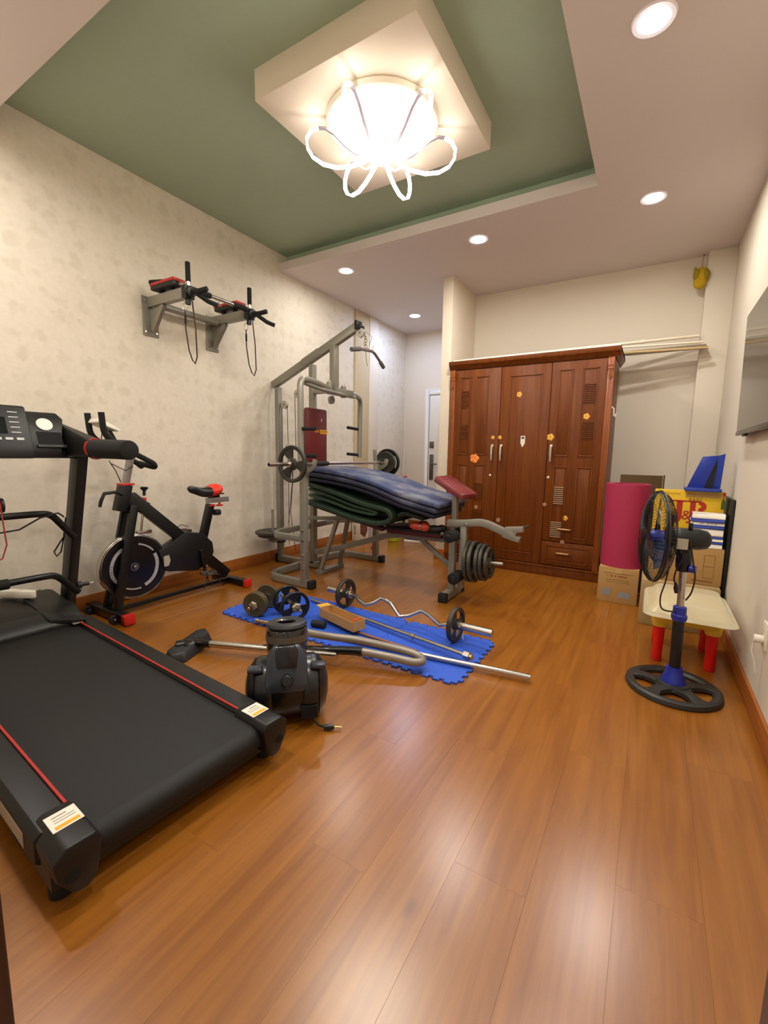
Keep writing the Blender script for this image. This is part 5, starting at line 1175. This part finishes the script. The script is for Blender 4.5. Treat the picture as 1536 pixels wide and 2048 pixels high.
solo('folded_board', MB().prism([(.475,.30),(.497,.30),(.497,.90),(.489,.94),(.472,.95),(.470,.90)], (0,4.15,0), (1,0,0), (0,0,1), .42) if False else MB().box(.474,.498,3.72,4.10,0,.93), blackp, 'narrow black folded board leaning between the cartons and right wall', 'board', bevel=.006, loc=(.486,3.9,0))
# plush hanging under the ceiling
ph = thing('hanging_toy', 'small yellow soft toy hanging in the upper right corner', 'toy', (.24,5.18,2.78))
ypl = mat('yellow_plush','B8960C',.9,var=.2,bump=.4,bscale=60)
part('body', MB().ball((.24,5.17,2.86),.06,.045,.085).ball((.235,5.16,2.80),.05,.04,.05), ypl, ph)
part('leaf_fold', MB().ball((.205,5.15,2.88),.03,.03,.05).ball((.275,5.15,2.87),.028,.03,.05).ball((.19,5.15,2.925),.012,.012,.02), mat('yellow_plush_dark','8E7A10',.9), ph)
part('string', MB().cyl((.24,5.175,2.94),(.245,5.18,3.06),.003,6).cyl((.245,5.18,3.05),(.25,5.19,3.05),.008,8), mat('string','8A7A5A',.7), ph)

# ------------------------------------------------------------ things in the alcove behind the gym
t, b = carton('white carton with a brown picture, standing by the papered wall', -3.50,-3.16,4.93,5.12,0,.42,mat('white_carton','D8CCB8',.7), 'alcove things')
part('picture', MB().prism([(-.055,.10),(.02,.06),(.06,.16),(.055,.30),(.03,.40),(-.03,.40),(-.06,.28)][::-1], (-3.30,4.929,0), (1,0,0), (0,0,1), .001), mat('print_brown','6A3E30',.6,var=.5,scale=40), b)
sc = scrawl(.08,.38,3.45,0,.022,9); sc.v = [Vector((-v.z, 4.9285+v.y, v.x)) for v in sc.v]
part('faded_print', sc, mat('dark_print','3A3A40'), b, stuff=True)
part('purple_edge', MB().box(-3.225,-3.17,4.928,4.9295,.01,.41), mat('print_mauve','A898A8',.6), b)
gb = thing('green_tub', 'small lime green plastic tub under the gym bench', 'tub', (-2.98,5.20,0))
part('tub', MB().lathe([(0,.004),(.075,.004),(.095,.20),(.102,.205),(.102,.215),(.088,.215),(.070,.012),(0,.012)][::-1], (-2.98,5.20,0), (0,0,1), 24), mat('lime_plastic','B8BC1E',.4), gb)
sn = thing('low_stand', 'small dark and white bits beside the green tub', 'shoe', (-2.72,5.3,0))
sn['label'] = 'grey and white shoe lying beside the lime green tub'; sn.name = 'shoe'
part('sole', MB().tube([(-2.84,5.25,.02),(-2.76,5.27,.018),(-2.66,5.29,.018),(-2.57,5.31,.02)], [.03,.036,.032,.034], 12), whitep, sn)
part('upper', MB().tube([(-2.84,5.25,.05),(-2.78,5.265,.055),(-2.70,5.28,.045),(-2.60,5.305,.06),(-2.565,5.31,.075)], [.022,.034,.03,.036,.026], 12), mat('shoe_grey','3A3A44',.7), sn)
rbx = thing('alcove_cabinet', 'low white cabinet at the back of the alcove behind the mats', 'cabinet', (-3.34,5.80,0))
part('body', MB().box(-3.51,-3.17,5.62,5.98,.0,.73), whitep, rbx, bevel=.005)
part('top_board', MB().box(-3.52,-3.16,5.61,5.99,.73,.75), whitep, rbx, bevel=.003)
part('door', MB().box(-3.50,-3.18,5.605,5.62,.04,.71), whitep, rbx, bevel=.003)
rb = thing('red_basket', 'bright red plastic basket seen above the mats in the alcove', 'basket', (-3.35,5.80,.75))
red_b = mat('basket_red','D01A1E',.35)
part('basket_wall', slab(rr(-3.49,-3.20,5.69,5.91,.03),.751,rr(-3.505,-3.185,5.67,5.93,.03),.85), red_b, rb)
part('rim', slab(rr(-3.515,-3.175,5.66,5.94,.03),.85,rr(-3.515,-3.175,5.66,5.94,.03),.865), red_b, rb, bevel=.004)
for xx in (-3.46,-3.40,-3.34,-3.28,-3.22): part('slot', MB().box(xx-.012,xx+.012,5.665,5.675,.785,.83), mat('basket_dark','8A1014',.5), rb)
solo('mop_handle', MB().cyl((-3.49,6.30,.03),(-3.46,6.33,1.30),.011,10).cyl((-3.49,6.30,.0),(-3.489,6.30,.06),.03,14), whitep, 'white mop handle leaning in the far left corner of the alcove', 'mop', loc=(-3.48,6.31,0))
solo('black_tube_bag', MB().tube([(-3.12,5.72,.84),(-3.08,5.66,.72),(-3.06,5.62,.55),(-3.06,5.62,.02)], .02, 8), rubber, 'dark stick standing in front of the white alcove cabinet', 'stick', loc=(-3.06,5.62,0))
trip = MB().cyl((-2.62,4.85,.0),(-2.64,4.87,.06),.03,10)
solo('red_ball', MB().ball((-2.90,4.55,.035),.034), redp, 'small dark red ball on the floor under the bench beam', 'ball', loc=(-2.9,4.55,.0))

pu.location.x += .002
